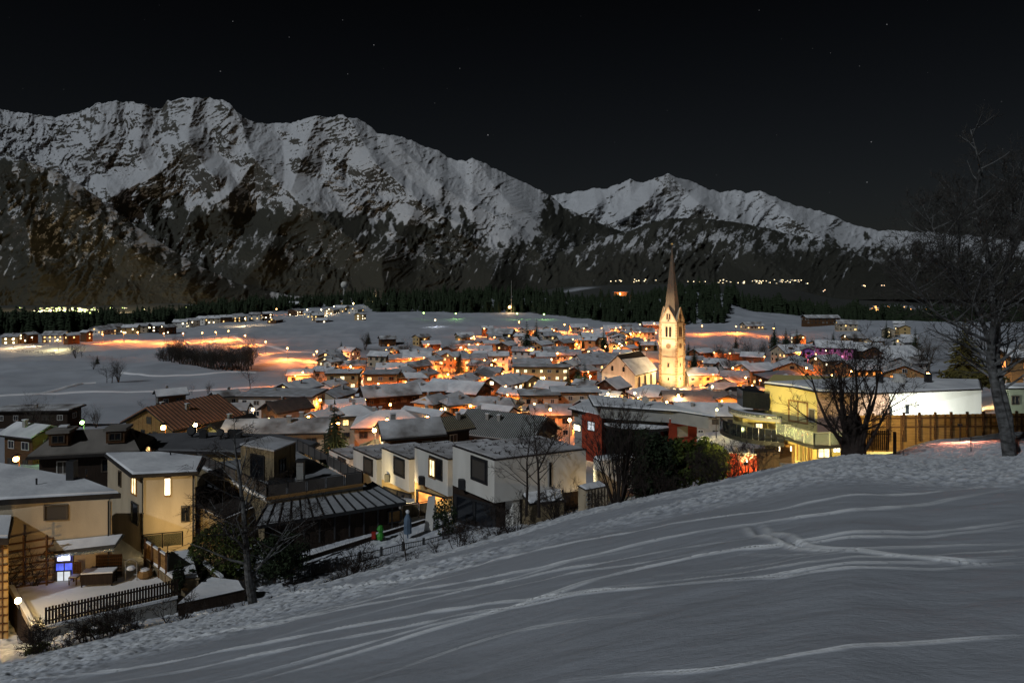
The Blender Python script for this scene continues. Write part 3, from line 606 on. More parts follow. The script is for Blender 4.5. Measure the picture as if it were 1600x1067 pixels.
# ------------------------------------------------------------------ vegetation helpers
def limb(mb, p, d, L, r, lev, mx, rnd, tw, up=.25, spread=.9, nchild=6, droop=0., ratio=.55, sides=5):
    n = 4 if lev < mx else 3; pts = [Vector(p)]; rad = [r]; d = Vector(d).normalized()
    for i in range(n):
        d = (d + Vector((rnd.uniform(-1, 1), rnd.uniform(-1, 1), rnd.uniform(-1, 1))) * .16 + Vector((0, 0, up if lev < 2 else up * .5 - droop))* .3).normalized()
        pts.append(pts[-1] + d * L / n); rad.append(r * (1 - (i + 1) / n * .75))
    (mb if lev <= 1 else tw).tube(pts, rad, sides if lev == 0 else (4 if lev == 1 else 3))
    if lev >= mx: return
    for k in range(nchild):
        f = rnd.uniform(.25, 1.) * n; i = min(int(f), n - 1); q = pts[i].lerp(pts[i + 1], f - i); dd = (pts[i + 1] - pts[i]).normalized()
        s_ = dd.orthogonal().normalized(); s_.rotate(__import__('mathutils').Quaternion(dd, rnd.uniform(0, 6.28)))
        limb(mb, q, dd * (1 - spread * .5) + s_ * spread, L * ratio * rnd.uniform(.7, 1.15), max(rad[i] * .5, .011), lev + 1, mx, rnd, tw, up, spread, nchild if lev else nchild, droop, ratio, sides)
def bare_tree(px, py, hpx, label, Y=None, stems=1, name='bare_tree', cat='tree', spread=.9, mx=3, nchild=6, lean=(0, 0), r=None, bark=TWIG, up=.3, droop=0., fan=.35, seed=1, ratio=.55, trunkmat=None, group=None, minr=0):
    Y = Y or solveY(px, py, 0, 25); p = P(px, py, Y); h = hpx * Y / F; rnd = random.Random(seed)
    g = T(p.x, p.y); p.z = g
    t = thing(name, label, cat, p, 0, group); tr = MB(False); tw = MB(False); r = r or h * .02
    for k in range(stems):
        a = rnd.uniform(0, 6.28); f = fan * rnd.uniform(.4, 1) if stems > 1 else .05
        limb(tr, (math.cos(a) * .2 * (stems > 1), math.sin(a) * .2 * (stems > 1), -.4), (math.cos(a) * f + lean[0], math.sin(a) * f + lean[1], 1), h * rnd.uniform(.6, .8), r * rnd.uniform(.7, 1), 0, mx, rnd, tw, up, spread, nchild, droop, ratio)
    tr.obj('trunk', trunkmat or bark, t); tw.obj('crown', bark, t)
    return t
def fir(px, py, hpx, label, Y=None, wr=.24, seed=1, mt=NEEDLE, lo=30, name='fir_tree', group=None, tiers=16):
    Y = Y or solveY(px, py, 0, lo); p = P(px, py, Y); h = hpx * Y / F; rnd = random.Random(seed); t = thing(name, label, 'tree', p, 0, group)
    MB(False).tube([(0, 0, -1), (0, 0, h * .95)], [h * .018, .02]).obj('trunk', BARK, t); m = MB(False)
    for k in range(tiers):
        f = k / tiers; z = h * (.06 + .92 * f); rr = h * wr * (1 - f) ** .85 * rnd.uniform(.8, 1.15) + .1; nb = 11 if f < .7 else 7
        for j in range(nb):
            a = 6.28 * (j + rnd.random() * .7) / nb; l = rr * rnd.uniform(.7, 1.15); c, s_ = math.cos(a), math.sin(a); dz = -l * .35; wdt = l * .22 + .05
            for q in range(3):
                l0, l1 = l * q / 3, l * (q + 1.25) / 3; w0 = wdt * (1.3 - .35 * q)
                z0, z1 = z + dz * q / 3 + rnd.uniform(-.1, .1) * l * .4, z + dz * (q + 1.2) / 3 - l * .06
                m.quad((c * l0, s_ * l0, z0), (c * l1 - s_ * w0, s_ * l1 + c * w0, z1 - w0 * .35), (c * (l1 + .12 * l), s_ * (l1 + .12 * l), z1), (c * l1 + s_ * w0, s_ * l1 - c * w0, z1 - w0 * .35))
    k = len(m.v); m.quad((-.12, 0, h * .93), (.12, 0, h * .93), (0, 0, h * 1.02))
    m.obj('crown', mt, t); return t
def leafy(name, label, cat, px, py, wpx, hpx, n, mt, Y=None, seed=1, size=.16, box=False, group=None, depth=None):
    Y = Y or solveY(px, py, 0, 25); p = P(px, py, Y); a = wpx * Y / F / 2; h = hpx * Y / F; dd = depth or a; rng = np.random.RandomState(seed)
    t = thing(name, label, cat, p, 0, group); m = MB(False)
    rr = random.Random(seed)
    for k in range(5): m.tube([(rr.uniform(-.3, .3) * a, rr.uniform(-.2, .2) * dd, -.3), (rr.uniform(-.6, .6) * a, rr.uniform(-.4, .4) * dd, h * .8)], [.04 + h * .008, .01], 4)
    m.obj('stem', TWIG, t)
    q = rng.uniform(-1, 1, (n * 3, 3)); 
    if not box: q = q[(q ** 2).sum(1) < 1.0]
    lum = fbm(q[:, 0] * 2.2 + seed, q[:, 2] * 2.2 + q[:, 1], 3); q = q[lum > -.25][:n]
    ct = np.stack([q[:, 0] * a, q[:, 1] * dd, (q[:, 2] * .5 + .5) * h], 1); k = len(ct)
    d1 = rng.normal(size=(k, 3)); d1 /= np.linalg.norm(d1, axis=1)[:, None]; d2 = np.cross(d1, rng.normal(size=(k, 3))); d2 /= np.linalg.norm(d2, axis=1)[:, None]
    s_ = size * rng.uniform(.5, 1.4, (k, 1)); V = np.stack([ct - d1 * s_, ct - d2 * s_ * .4, ct + d1 * s_, ct + d2 * s_ * .4], 1).reshape(-1, 3)
    me = npmesh('foliage', V, np.arange(4 * k).reshape(-1, 4), mt, False); o = bpy.data.objects.new('foliage', me); COL.objects.link(o); o.parent = t
    return t
def merged_trees(name, label, pts, hs, mt, kind=0, seed=3):
    """one mass of far trees: pts Nx2, hs heights"""
    rng = np.random.RandomState(seed); V = []; Fs = []
    tv = []; tf = []
    for k in range(7 if kind == 0 else 0):
        f = k / 7; z0 = .08 + f * .86; rr = .19 * (1 - f) ** .8 + .015; k0 = len(tv); n = 6
        tv.append((0, 0, z0 + .2 * (1 - f) + .05))
        for j in range(n): tv.append((rr * math.cos(6.28 * j / n + k), rr * math.sin(6.28 * j / n + k), z0 - (.03 if j % 2 else 0)))
        for j in range(n): tf.append((k0, k0 + 1 + j, k0 + 1 + (j + 1) % n))
    tv = np.array(tv); tf = np.array(tf)
    n = len(pts); a = rng.uniform(0, 6.28, n); c, s_ = np.cos(a), np.sin(a); jit = rng.uniform(.75, 1.35, (n, len(tv)))
    z = terr(pts[:, 0], pts[:, 1]); wd = hs * rng.uniform(.75, 1.25, n)
    x = (tv[None, :, 0] * c[:, None] - tv[None, :, 1] * s_[:, None]) * jit * wd[:, None] + pts[:, 0:1]
    y = (tv[None, :, 0] * s_[:, None] + tv[None, :, 1] * c[:, None]) * jit * wd[:, None] + pts[:, 1:2]
    zz = tv[None, :, 2] * hs[:, None] + z[:, None] - .3
    V = np.stack([x, y, zz], 2).reshape(-1, 3); Fq = (tf[None] + (np.arange(n) * len(tv))[:, None, None]).reshape(-1, 3)
    me = npmesh(name, V, Fq, mt, False); o = bpy.data.objects.new(name, me); COL.objects.link(o); tag(o, label, kind='stuff'); return o
# ------------------------------------------------------------------ near buildings
# --- cream house at the left edge
t, wl = flatb('cream_house', 'cream rendered house with dark flat roof, blue lit door and awning over its terrace', 'house',
              [(-160, 786), (0, 778), (189, 767), (139, 747), (0, 721), (-200, 716)], -13.7, -21, CREAM, th=.45, wpoly=[onz(-150, 781, -13.7), onz(175, 769, -13.7), onz(128, 750, -13.7), onz(0, 727, -13.7), onz(-190, 720, -13.7)])
A, B = wl[0], wl[1]; CH = t; CA, CB = A, B
win(t, A, B, 69, 788, 107, 812, SHUT, FRAMEM, 'single')
ds = win(t, A, B, 86, 856, 116, 913, BLUE, FRAMEM, 'cross', 'door')
ds2 = win(t, A, B, 89, 858, 113, 876, BLUEW, FRAMEM, 'single', 'window', .06)
win(t, A, B, 89, 890, 113, 907, COOLW, FRAMEM, 'double', 'window', .06); win(t, A, B, 88, 908, 114, 914, WOOD, WOOD, 'single', 'door_panel', .06)
a0, _ = hit(A, B, 84, 846); a1, _ = hit(A, B, 195, 831)
m = MB(); m.v = [(a0.x, a0.y, a0.z), (a1.x, a1.y, a0.z + .25), (a1.x, a1.y - 1.2, a0.z - .1), (a0.x, a0.y - 1.2, a0.z - .35)]; m.v += [(x, y, z - .06) for x, y, z in m.v]
m.f = [(3, 2, 1, 0), (4, 5, 6, 7), (0, 1, 5, 4), (1, 2, 6, 5), (2, 3, 7, 6), (3, 0, 4, 7)]; aw = m.obj('awning', BARK, t)
m = MB(); n = 22
for i in range(n):
    f = (i + .5) / n; x = a0.x + (a1.x - a0.x) * f; y = a0.y - 1.22 + (a1.y - a0.y) * f; z = a0.z - .38 + .25 * f; m.box((x, y, z - .09), (.22, .02, .2 if i % 2 else .14))
m.obj('valance', RAILG, aw)
m = MB(); m.v = [(a0.x + .1, a0.y - .1, a0.z + .03), (a1.x - .1, a1.y - .1, a0.z + .27), (a1.x - .1, a1.y - 1.2, a0.z - .19), (a0.x + .1, a0.y - 1.2, a0.z - .43)]; m.v += [(x, y, z + .05) for x, y, z in m.v]
m.f = [(0, 1, 2, 3), (7, 6, 5, 4), (4, 5, 1, 0), (5, 6, 2, 1), (6, 7, 3, 2), (7, 4, 0, 3)]; m.obj('awning_snow', RSNOW, aw)
for px, py in ((57, 757), (135, 742)):
    x, y = onz(px, py, -13.7); MB().tube([(x, y, -13.8), (x, y, -13.3)], .06).obj('vent_pipe', DARK, t)
x, y = onz(150, 742, -13.7); ch = MB().box((x - 1, y - 1.0, -13.2), (.5, .5, 1.5)).obj('chimney', DARK, t)
# wing of the house at the frame edge
w0 = P(-90, 830, 40); w1 = P(13, 830, 40)
t = thing('house_wing', 'yellow lit house wing with trellis at the left frame edge', 'house', (w1.x, 42, -22))
wb = U(11) * 43 + .4
MB().prism([(w0.x, 40), (w1.x, 40), (wb - .4, 42.9), (w0.x, 42.9)], -22, -15.3).obj('wall', OCHRE, t)
MB().prism([(w0.x, 39.5), (w1.x + .35, 39.5), (wb, 43.0), (w0.x, 43.0)], -15.3, -14.95).obj('roof', ROOFD, t)
MB().prism([(w0.x, 39.6), (w1.x + .25, 39.6), (wb - .1, 42.95), (w0.x, 42.95)], -14.948, -14.8).obj('snow', RSNOW, t)
win(t, (w0.x, 40), (w1.x, 40), -6, 690 + 150, 3, 862, GLASS)
tl = thing('trellis', 'dark wooden slat trellis with climbing stems on the yellow lit wing wall', 'trellis', (w1.x - .5, 39.9, -21))
for i in range(12): MB().beam(P(-60, 860 + i * 13, 39.9), P(12, 856 + i * 13, 39.9), .05, .07).obj('slat', WOOD, tl)
for px in (-20, 4): MB().beam(P(px, 850, 39.82), P(px, 1010, 39.82), .06, .06).obj('post', WOOD, tl)
tl = thing('trellis', 'dark wooden slat trellis with bare vine beside the blue lit door', 'trellis', (P(40, 900, 42.4)))
for i in range(7): MB().beam(P(10, 851 + i * 11.4, 42.3), P(84, 840 + i * 11.4, 42.3), .06, .09).obj('slat', WOOD, tl)
for px in (37, 73): MB().beam(P(px, 836, 42.22), P(px, 914, 42.22), .09, .09).obj('post', WOOD, tl)
m = MB(); rn = random.Random(4)
for k in range(26):
    p = P(rn.uniform(8, 60), 915, 42.15); pts = [p]
    for i in range(7): p = p + Vector((rn.uniform(-.3, .45), rn.uniform(-.03, .03), rn.uniform(.1, .5))); pts.append(p.copy())
    m.tube(pts, [.03, .028, .025, .02, .016, .012, .01, .006], 3)
m.obj('vine', TWIG, tl)
# terrace
tp = [onz(14, 914, -19.0), onz(54, 984, -19.0), onz(276, 931, -19.0), onz(252, 880, -19.0), onz(100, 888, -19.0)]
t = thing('terrace', 'raised snow covered terrace in front of the cream house', 'terrace', (tp[2][0] - 4, tp[2][1], -21.5))
MB().prism(tp, -21.5, -19.12).obj('wall', GREYW, t); MB().prism(shrink(tp, .15), -19.118, -19.0).obj('snow', SNOW, t)
c0, c1 = Vector((*tp[0], -18.9)), Vector((*tp[1], -18.9)); MB().beam(c0, c1, .3, .25).obj('coping', CREAM, t); MB().beam(c0 + Vector((0, 0, .16)), c1 + Vector((0, 0, .16)), .22, .07).obj('coping_snow', SNOW, t)
MB().beam(c0 + Vector((-.05, -.05, -1.5)), c1 + Vector((-.05, -.05, -1.5)), .06, 2.2).obj('gate_boarding', DWOOD, t)
ft = thing('picket_fence', 'dark picket fence along the edge of the snowy terrace', 'fence', (*onz(170, 955, -19.0), -19.0))
f0, f1 = Vector((*onz(72, 976, -19.0), -19.0)), Vector((*onz(277, 930, -19.0), -19.0)); NP = 44
for i in range(NP):
    p = f0.lerp(f1, i / (NP - 1)); d = (f1 - f0).normalized()
    MB().box((p.x, p.y, p.z + .48), (.11, .03, .95 + .02 * (i % 3)), math.atan2(d.y, d.x)).obj('picket', DWOOD, ft)
for z in (.2, .75): MB().beam(f0 + Vector((0, .05, z)), f1 + Vector((0, .05, z)), .05, .08).obj('rail', DWOOD, ft)
MB().beam(f0 + Vector((0, .02, -.06)), f1 + Vector((0, .02, -.06)), .3, .14).obj('plinth', SNOW, ft)
def frm(px, py, z): x, y = onz(px, py, z); return Vector((x, y, z))
# furniture on the terrace
p = frm(117, 911, -18.98); t = thing('garden_chair', 'wooden slatted garden chair beside the blue lit door', 'chair', p)
MB(False).box((0, 0, .42), (.5, .5, .05)).obj('seat', WOOD, t); MB(False).box((0, 0, .47), (.46, .46, .05)).obj('snow', SNOW, t)
for i in range(5): MB(False).box((-.2 + i * .1, .24, .8), (.07, .04, .8)).obj('slat', WOOD, t)
for i in (-.22, .22):
    for j in (-.22, .22): MB(False).box((i, j, .2), (.05, .05, .4)).obj('leg', WOOD, t)
p = frm(155, 912, -18.98); t = thing('garden_table', 'long dark terrace table with a cap of snow', 'table', p, R(8))
MB(False).box((0, 0, .74), (1.9, .8, .05)).obj('table_top', DWOOD, t); MB(False).box((0, 0, .81), (1.8, .72, .08)).obj('snow', SNOW, t); MB(False).box((0, -.1, .4), (1.7, .5, .6)).obj('apron', DWOOD, t)
for i in (-.85, .85):
    for j in (-.33, .33): MB(False).box((i, j, .36), (.07, .07, .71)).obj('leg', DWOOD, t)
a0, _ = hit(CA, CB, 152, 866); a1, _ = hit(CA, CB, 192, 862); bz, _ = hit(CA, CB, 170, 900)
t = thing('lattice_screen', 'brown lattice screen against the house wall behind the snowy table', 'screen', (a0.x, a0.y - .1, -19))
for i in range(14): x = a0.x + (a1.x - a0.x) * i / 13; MB().box((x, a0.y - .12 + (a1.y - a0.y) * i / 13, (a0.z + bz.z) / 2), (.04, .03, a0.z - bz.z)).obj('slat', WOOD, t)
for i in range(8): z = bz.z + (a0.z - bz.z) * i / 7; MB().beam((a0.x, a0.y - .16, z), (a1.x, a1.y - .16, z), .03, .05).obj('slat', WOOD, t)
MB().beam((a0.x, a0.y - .08, (a0.z + bz.z) / 2), (a1.x, a1.y - .08, (a0.z + bz.z) / 2), .02, a0.z - bz.z - .1).obj('backing', DWOOD, t)
p = frm(205, 906, -18.98); t = thing('metal_arch', 'curved metal arch frame with a snowy basket at the end of the terrace', 'garden arch', p)
pts = [(-.35, 0, 0)] + [(-.35 * math.cos(R(a)), 0, 1.0 + .3 * math.sin(R(a))) for a in range(0, 181, 30)] + [(.35, 0, 0)]; MB(False).tube(pts, .025, 5).obj('hoop', GREYW, t)
MB(False).ball((0, 0, .75), .28, 8, .5).obj('basket', SNOW, t)
p = frm(226, 902, -18.98); t = thing('stone_planter', 'squat pale stone planter with snow on the terrace', 'planter', p)
m = MB(False); m.tube([(0, 0, 0), (0, 0, .15), (0, 0, .38), (0, 0, .48)], [.3, .45, .42, .3], 9).obj('bowl', HONEY, t); MB(False).ball((0, 0, .46), .32, 8, .4).obj('snow', SNOW, t)
# timber side fence with glass rail and neighbour terrace
pa, pb = Vector((*onz(229, 886, -19.0), 0)), Vector((*onz(262, 910, -19.0), 0))
t = thing('timber_fence', 'honey coloured timber fence at the right end of the terrace', 'fence', (pa.x, pa.y, -19))
for i in range(10):
    q0 = pa.lerp(pb, i / 10); q1 = pa.lerp(pb, (i + .93) / 10); MB().beam((q0.x, q0.y, -18.2), (q1.x, q1.y, -18.2), .05, 1.6).obj('plank', HONEY, t)
for i in range(4): q = pa.lerp(pb, i / 3); MB().box((q.x - .05, q.y - .05, -18.1), (.12, .12, 1.9)).obj('post', WOOD, t)
MB().beam((pa.x, pa.y, -17.34), (pb.x, pb.y, -17.34), .14, .08).obj('snow', SNOW, t)
nt_, wl = flatb('neighbour_terrace', 'snowy neighbour terrace behind the honey coloured timber fence', 'terrace', [(222, 866), (268, 902), (312, 900), (300, 855)], -18.3, -21.5, CONC, over=.1, th=.2, fascia=CONC)
pts3 = [Vector((*onz(218, 866, -18.3), -18.3)), Vector((*onz(222, 858, -18.3), -18.3)), Vector((*onz(285, 852, -18.3), -18.3))]
def glass_rail(t, pts, h=1.0, sp=1.5, gm=RAILG, rail=DARK, closed=False):
    for a, b in zip(pts[:-1], pts[1:]):
        n = max(1, round((b - a).length / sp))
        for i in range(n + 1):
            q = a.lerp(b, i / n); MB().box((q.x, q.y, q.z + h / 2), (.07, .07, h)).obj('post', rail, t)
            if i < n: q2 = a.lerp(b, (i + .95) / n); q1 = a.lerp(b, (i + .05) / n); MB().beam(q1 + Vector((0, 0, h * .5)), q2 + Vector((0, 0, h * .5)), .02, h * .85).obj('panel', gm, t)
        MB().beam(a + Vector((0, 0, h)), b + Vector((0, 0, h)), .06, .05).obj('handrail', rail, t)
t = thing('glass_railing', 'green tinted glass railing round the neighbour terrace', 'railing', pts3[0]); glass_rail(t, [Vector((*onz(262, 893, -18.3), -18.3)), pts3[1], pts3[2]], .95, 1.6)
# timber hut on the brow
ht, wl = flatb('timber_hut', 'dark plank hut with snowy lean-to roof at the foot of the slope', 'hut', [(274, 942), (386, 918), (380, 904), (322, 898)], -18.75, -22, DWOOD, over=.12, th=.12, sth=.1)
A, B = wl[0], wl[1]
for i in range(26):
    f = (i + .5) / 26; x = A[0] + (B[0] - A[0]) * f; y = A[1] + (B[1] - A[1]) * f; MB().box((x + .02, y - .03, -20.2), (.14, .04, 2.6), ang_of(A, B)).obj('plank', DWOOD, ht)
MB().tube([(CB[0] - .15, CB[1] - .12, -19), (CB[0] - .15, CB[1] - .12, -14.2), (CB[0] + .1, CB[1] - .4, -13.95)], .05, 6).obj('downpipe', DARK, CH)
# --- second cream house
t, wl = flatb('flat_roof_house', 'pale house with oversailing flat roof and tall lit stair window', 'house', [(163, 706), (205, 739), (310, 734), (322, 712), (250, 704)], -14.9, -22, CREAM, over=.6, th=.4,
              wpoly=[onz(168, 709, -14.9), onz(224, 737, -14.9), onz(305, 733, -14.9), onz(300, 708, -14.9)])
A, B, C_ = wl[0], wl[1], wl[2]
win(t, A, B, 206, 744, 214, 773, PALEL, HONEY, 'double'); win(t, A, B, 206, 785, 217, 818, GLASS, DARK, 'single', 'door'); win(t, A, B, 186, 735, 190, 760, GLASS)
win(t, B, C_, 257, 745, 267, 775, HOT, HONEY, 'single'); win(t, B, C_, 283, 790, 297, 815, GLASS)
MB().tube([(B[0], B[1] - .1, -21), (B[0], B[1] - .1, -15.3)], .05, 6).obj('downpipe', DARK, t); MB().tube([(C_[0] - .1, C_[1] - .15, -21), (C_[0] - .1, C_[1] - .15, -15.3)], .05, 6).obj('downpipe', DARK, t)
# --- long dark flat roof behind
t, wl = flatb('long_flat_house', 'low house with wide dark flat roof and lit gap under its left eave', 'house', [(215, 677), (246, 702), (470, 706), (500, 690), (440, 678), (330, 674)], -17.2, -23, OCHRE, over=.6, th=.4, snow=mat('bare grey roof', (.14, .14, .15), .7, .3, .5))
win(t, wl[0], wl[1], 222, 690, 238, 702, ORL); win(t, wl[0], wl[1], 228, 696, 236, 706, WARM)
for px, py, s_ in ((300, 683, .5), (345, 686, .4)):
    x, y = onz(px, py, -17.2); m = MB(); m.tube([(x, y, -17.2), (x, y, -16.7)], [.12, .12], 6); m.tube([(x, y - .1, -16.5), (x + .02, y - .3, -16.45)], [s_, s_ * .8], 12); m.obj('roof_vent', DARK, t)
for px, py in ((318, 684), (362, 684), (372, 684)): x, y = onz(px, py, -17.2); MB().box((x, y, -16.8), (.7, .5, .9)).obj('chimney', DARK, t)
# --- terraced board house in the middle left
ZD = -16.9
FR, FL, BL, BR = onz(567, 757, ZD), onz(417, 779, ZD), onz(308, 724, ZD), onz(465, 704, ZD)
t = thing('terrace_house', 'weathered board house with railed roof deck and seamed lean-to roof', 'house', (FL[0], FL[1] + 3, -22)); TH = t
MB().prism([FL, FR, BR, BL], -22, ZD - .3).obj('wall', CONC, t); MB().prism([FL, FR, BR, BL], ZD - .298, ZD - .1).obj('deck', GREYW, t)
MB().prism(shrink([FL, FR, BR, BL], .5), ZD - .098, ZD).obj('snow', mat('thin deck snow', (.30, .31, .33), .8, .5, .6), t)
v3 = lambda p, z: Vector((p[0], p[1], z))
MB().beam(v3(FL, ZD + .02), v3(FR, ZD + .02), .3, .2).obj('coping', HONEY, t); MB().beam(v3(BL, ZD + .02), v3(FL, ZD + .02), .3, .2).obj('coping', SNOW, t)
rl = thing('deck_railing', 'black railing with frosted panels round the roof deck', 'railing', v3(FL, ZD))
glass_rail(rl, [v3(BL, ZD), v3(FL, ZD), v3(FR, ZD), v3(BR, ZD)], 1.05, 1.35, gm=mat('grey rail panel', (.10, .09, .085), .3, .3, 1))
win(t, BL, FL, 322, 757, 345, 778, GLASS, DWOOD, 'double'); win(t, BL, FL, 360, 762, 372, 800, GLASS, DWOOD, 'single', 'door')
# penthouse
pc = [onz(376, 742, ZD), onz(428, 754, ZD), onz(462, 738, ZD), onz(420, 728, ZD)]
MB().prism(pc, ZD, ZD + 2.5).obj('penthouse', CONC, t); MB().prism(shrink(pc, -.05), ZD + 2.502, ZD + 2.62).obj('penthouse_roof', TSNOW, t)
win(t, pc[0], pc[1], 392, 710, 414, 748, GLASS, DARK, 'single', 'door'); win(t, pc[1], pc[2], 436, 716, 446, 738, GLASS, DARK)
dd = onz(470, 752, ZD); tb = thing('deck_chimney', 'square stone chimney pillar standing on the roof deck', 'chimney', (dd[0], dd[1], ZD))
MB().box((dd[0], dd[1], ZD + .8), (.55, .55, 1.6)).obj('pillar', GREYW, tb); MB().box((dd[0], dd[1], ZD + 1.7), (.7, .7, .12)).obj('cap', DARK, tb)
dd = onz(440, 760, ZD); tb = thing('deck_planter', 'dark rectangular planter box with bare stalks on the roof deck', 'planter', (dd[0], dd[1], ZD))
MB().box((dd[0], dd[1], ZD + .3), (1.9, .7, .6)).obj('box', DARK, tb); m = MB(); rn = random.Random(2)
for k in range(40): x, y = dd[0] + rn.uniform(-.9, .9), dd[1] + rn.uniform(-.3, .3); m.tube([(x, y, ZD + .5), (x + rn.uniform(-.2, .2), y, ZD + rn.uniform(.8, 1.4))], [.012, .006], 3)
m.obj('stalks', TWIG, tb)
# lean-to roof with seams
e0, e1 = frm(398, 822, -17.9), frm(634, 784, -17.9); t0, t1 = v3(FL, -17.35), v3(FR, -17.2); t1b = v3((FR[0] + .4, FR[1] + 1.6), -17.2)
NS = 14
for i in range(NS):
    a, b = i / NS, (i + .985) / NS; q = [t0.lerp(t1b, a), t0.lerp(t1b, b), e0.lerp(e1, b), e0.lerp(e1, a)]
    m = MB(); m.v = [tuple(x) for x in q] + [tuple(x - Vector((0, 0, .08))) for x in q]; m.f = [(3, 2, 1, 0), (4, 5, 6, 7), (0, 1, 5, 4), (1, 2, 6, 5), (2, 3, 7, 6), (3, 0, 4, 7)]; m.obj('roof_panel', mat('thin grey snow', (.33, .34, .36), .75, .25, .8), t)
for i in range(NS + 1): MB().beam(t0.lerp(t1b, i / NS) + Vector((0, 0, .05)), e0.lerp(e1, i / NS) + Vector((0, 0, .05)), .06, .1).obj('roof_seam', DARK, t)
MB().beam(e0 + Vector((0, -.05, -.1)), e1 + Vector((0, -.05, -.1)), .14, .22).obj('gutter', DARK, t)
m = MB(); m.prism([(e0.x + .5, e0.y + .5), (e1.x - .6, e1.y + .4), (t1b.x, t1b.y + .2), (t0.x, t0.y + .3)], -22, [-18.05, -18.05, -17.45, -17.5]); m.obj('lower_wall', DWOOD, t)
for i in range(9):
    q = (e0 + Vector((.5, .45, 0))).lerp(e1 + Vector((-.6, .35, 0)), (i + .5) / 9); MB().box((q.x, q.y, -19), (.12, .12, 1.9)).obj('post', DARK, t)
q = (e0 + Vector((.5, .5, 0))).lerp(e1 + Vector((-.6, .4, 0)), .93); win(t, (e0.x + .5, e0.y + .45), (e1.x - .6, e1.y + .35), 606, 797, 626, 816, HONEY, DARK, 'single')
# lower balcony block on the left
bt, wl = flatb('balcony_block', 'lower board clad balcony block with snowy rim left of the roof deck', 'balcony', [(266, 768), (350, 808), (404, 786), (318, 756)], -17.9, -22, CONC, over=.02, th=.15, snow=ROOFD, fascia=SNOW)
win(bt, wl[0], wl[1], 270, 800, 282, 824, GLASS, DARK, 'single', 'door')
MB().tube([v3(wl[0], -21), v3(wl[0], -14.6)], .06, 5).obj('post', DARK, bt); MB().beam(v3(wl[0], -16.2), (FL[0] - 1.5, FL[1] + 1, -16.2), .05, .05).obj('rail', DARK, bt)
MB().tube([(FL[0] - 4.4, FL[1] + 3, -19), (FL[0] - 4.4, FL[1] + 3, -14.4)], .06, 5).obj('post', DARK, bt)
gt, wl = flatb('garden_wall', 'pale stained garden wall running down towards the plank hut', 'wall', [(300, 866), (346, 902), (352, 900), (306, 862)], -18.7, -22, CONC, over=.0, th=.1)
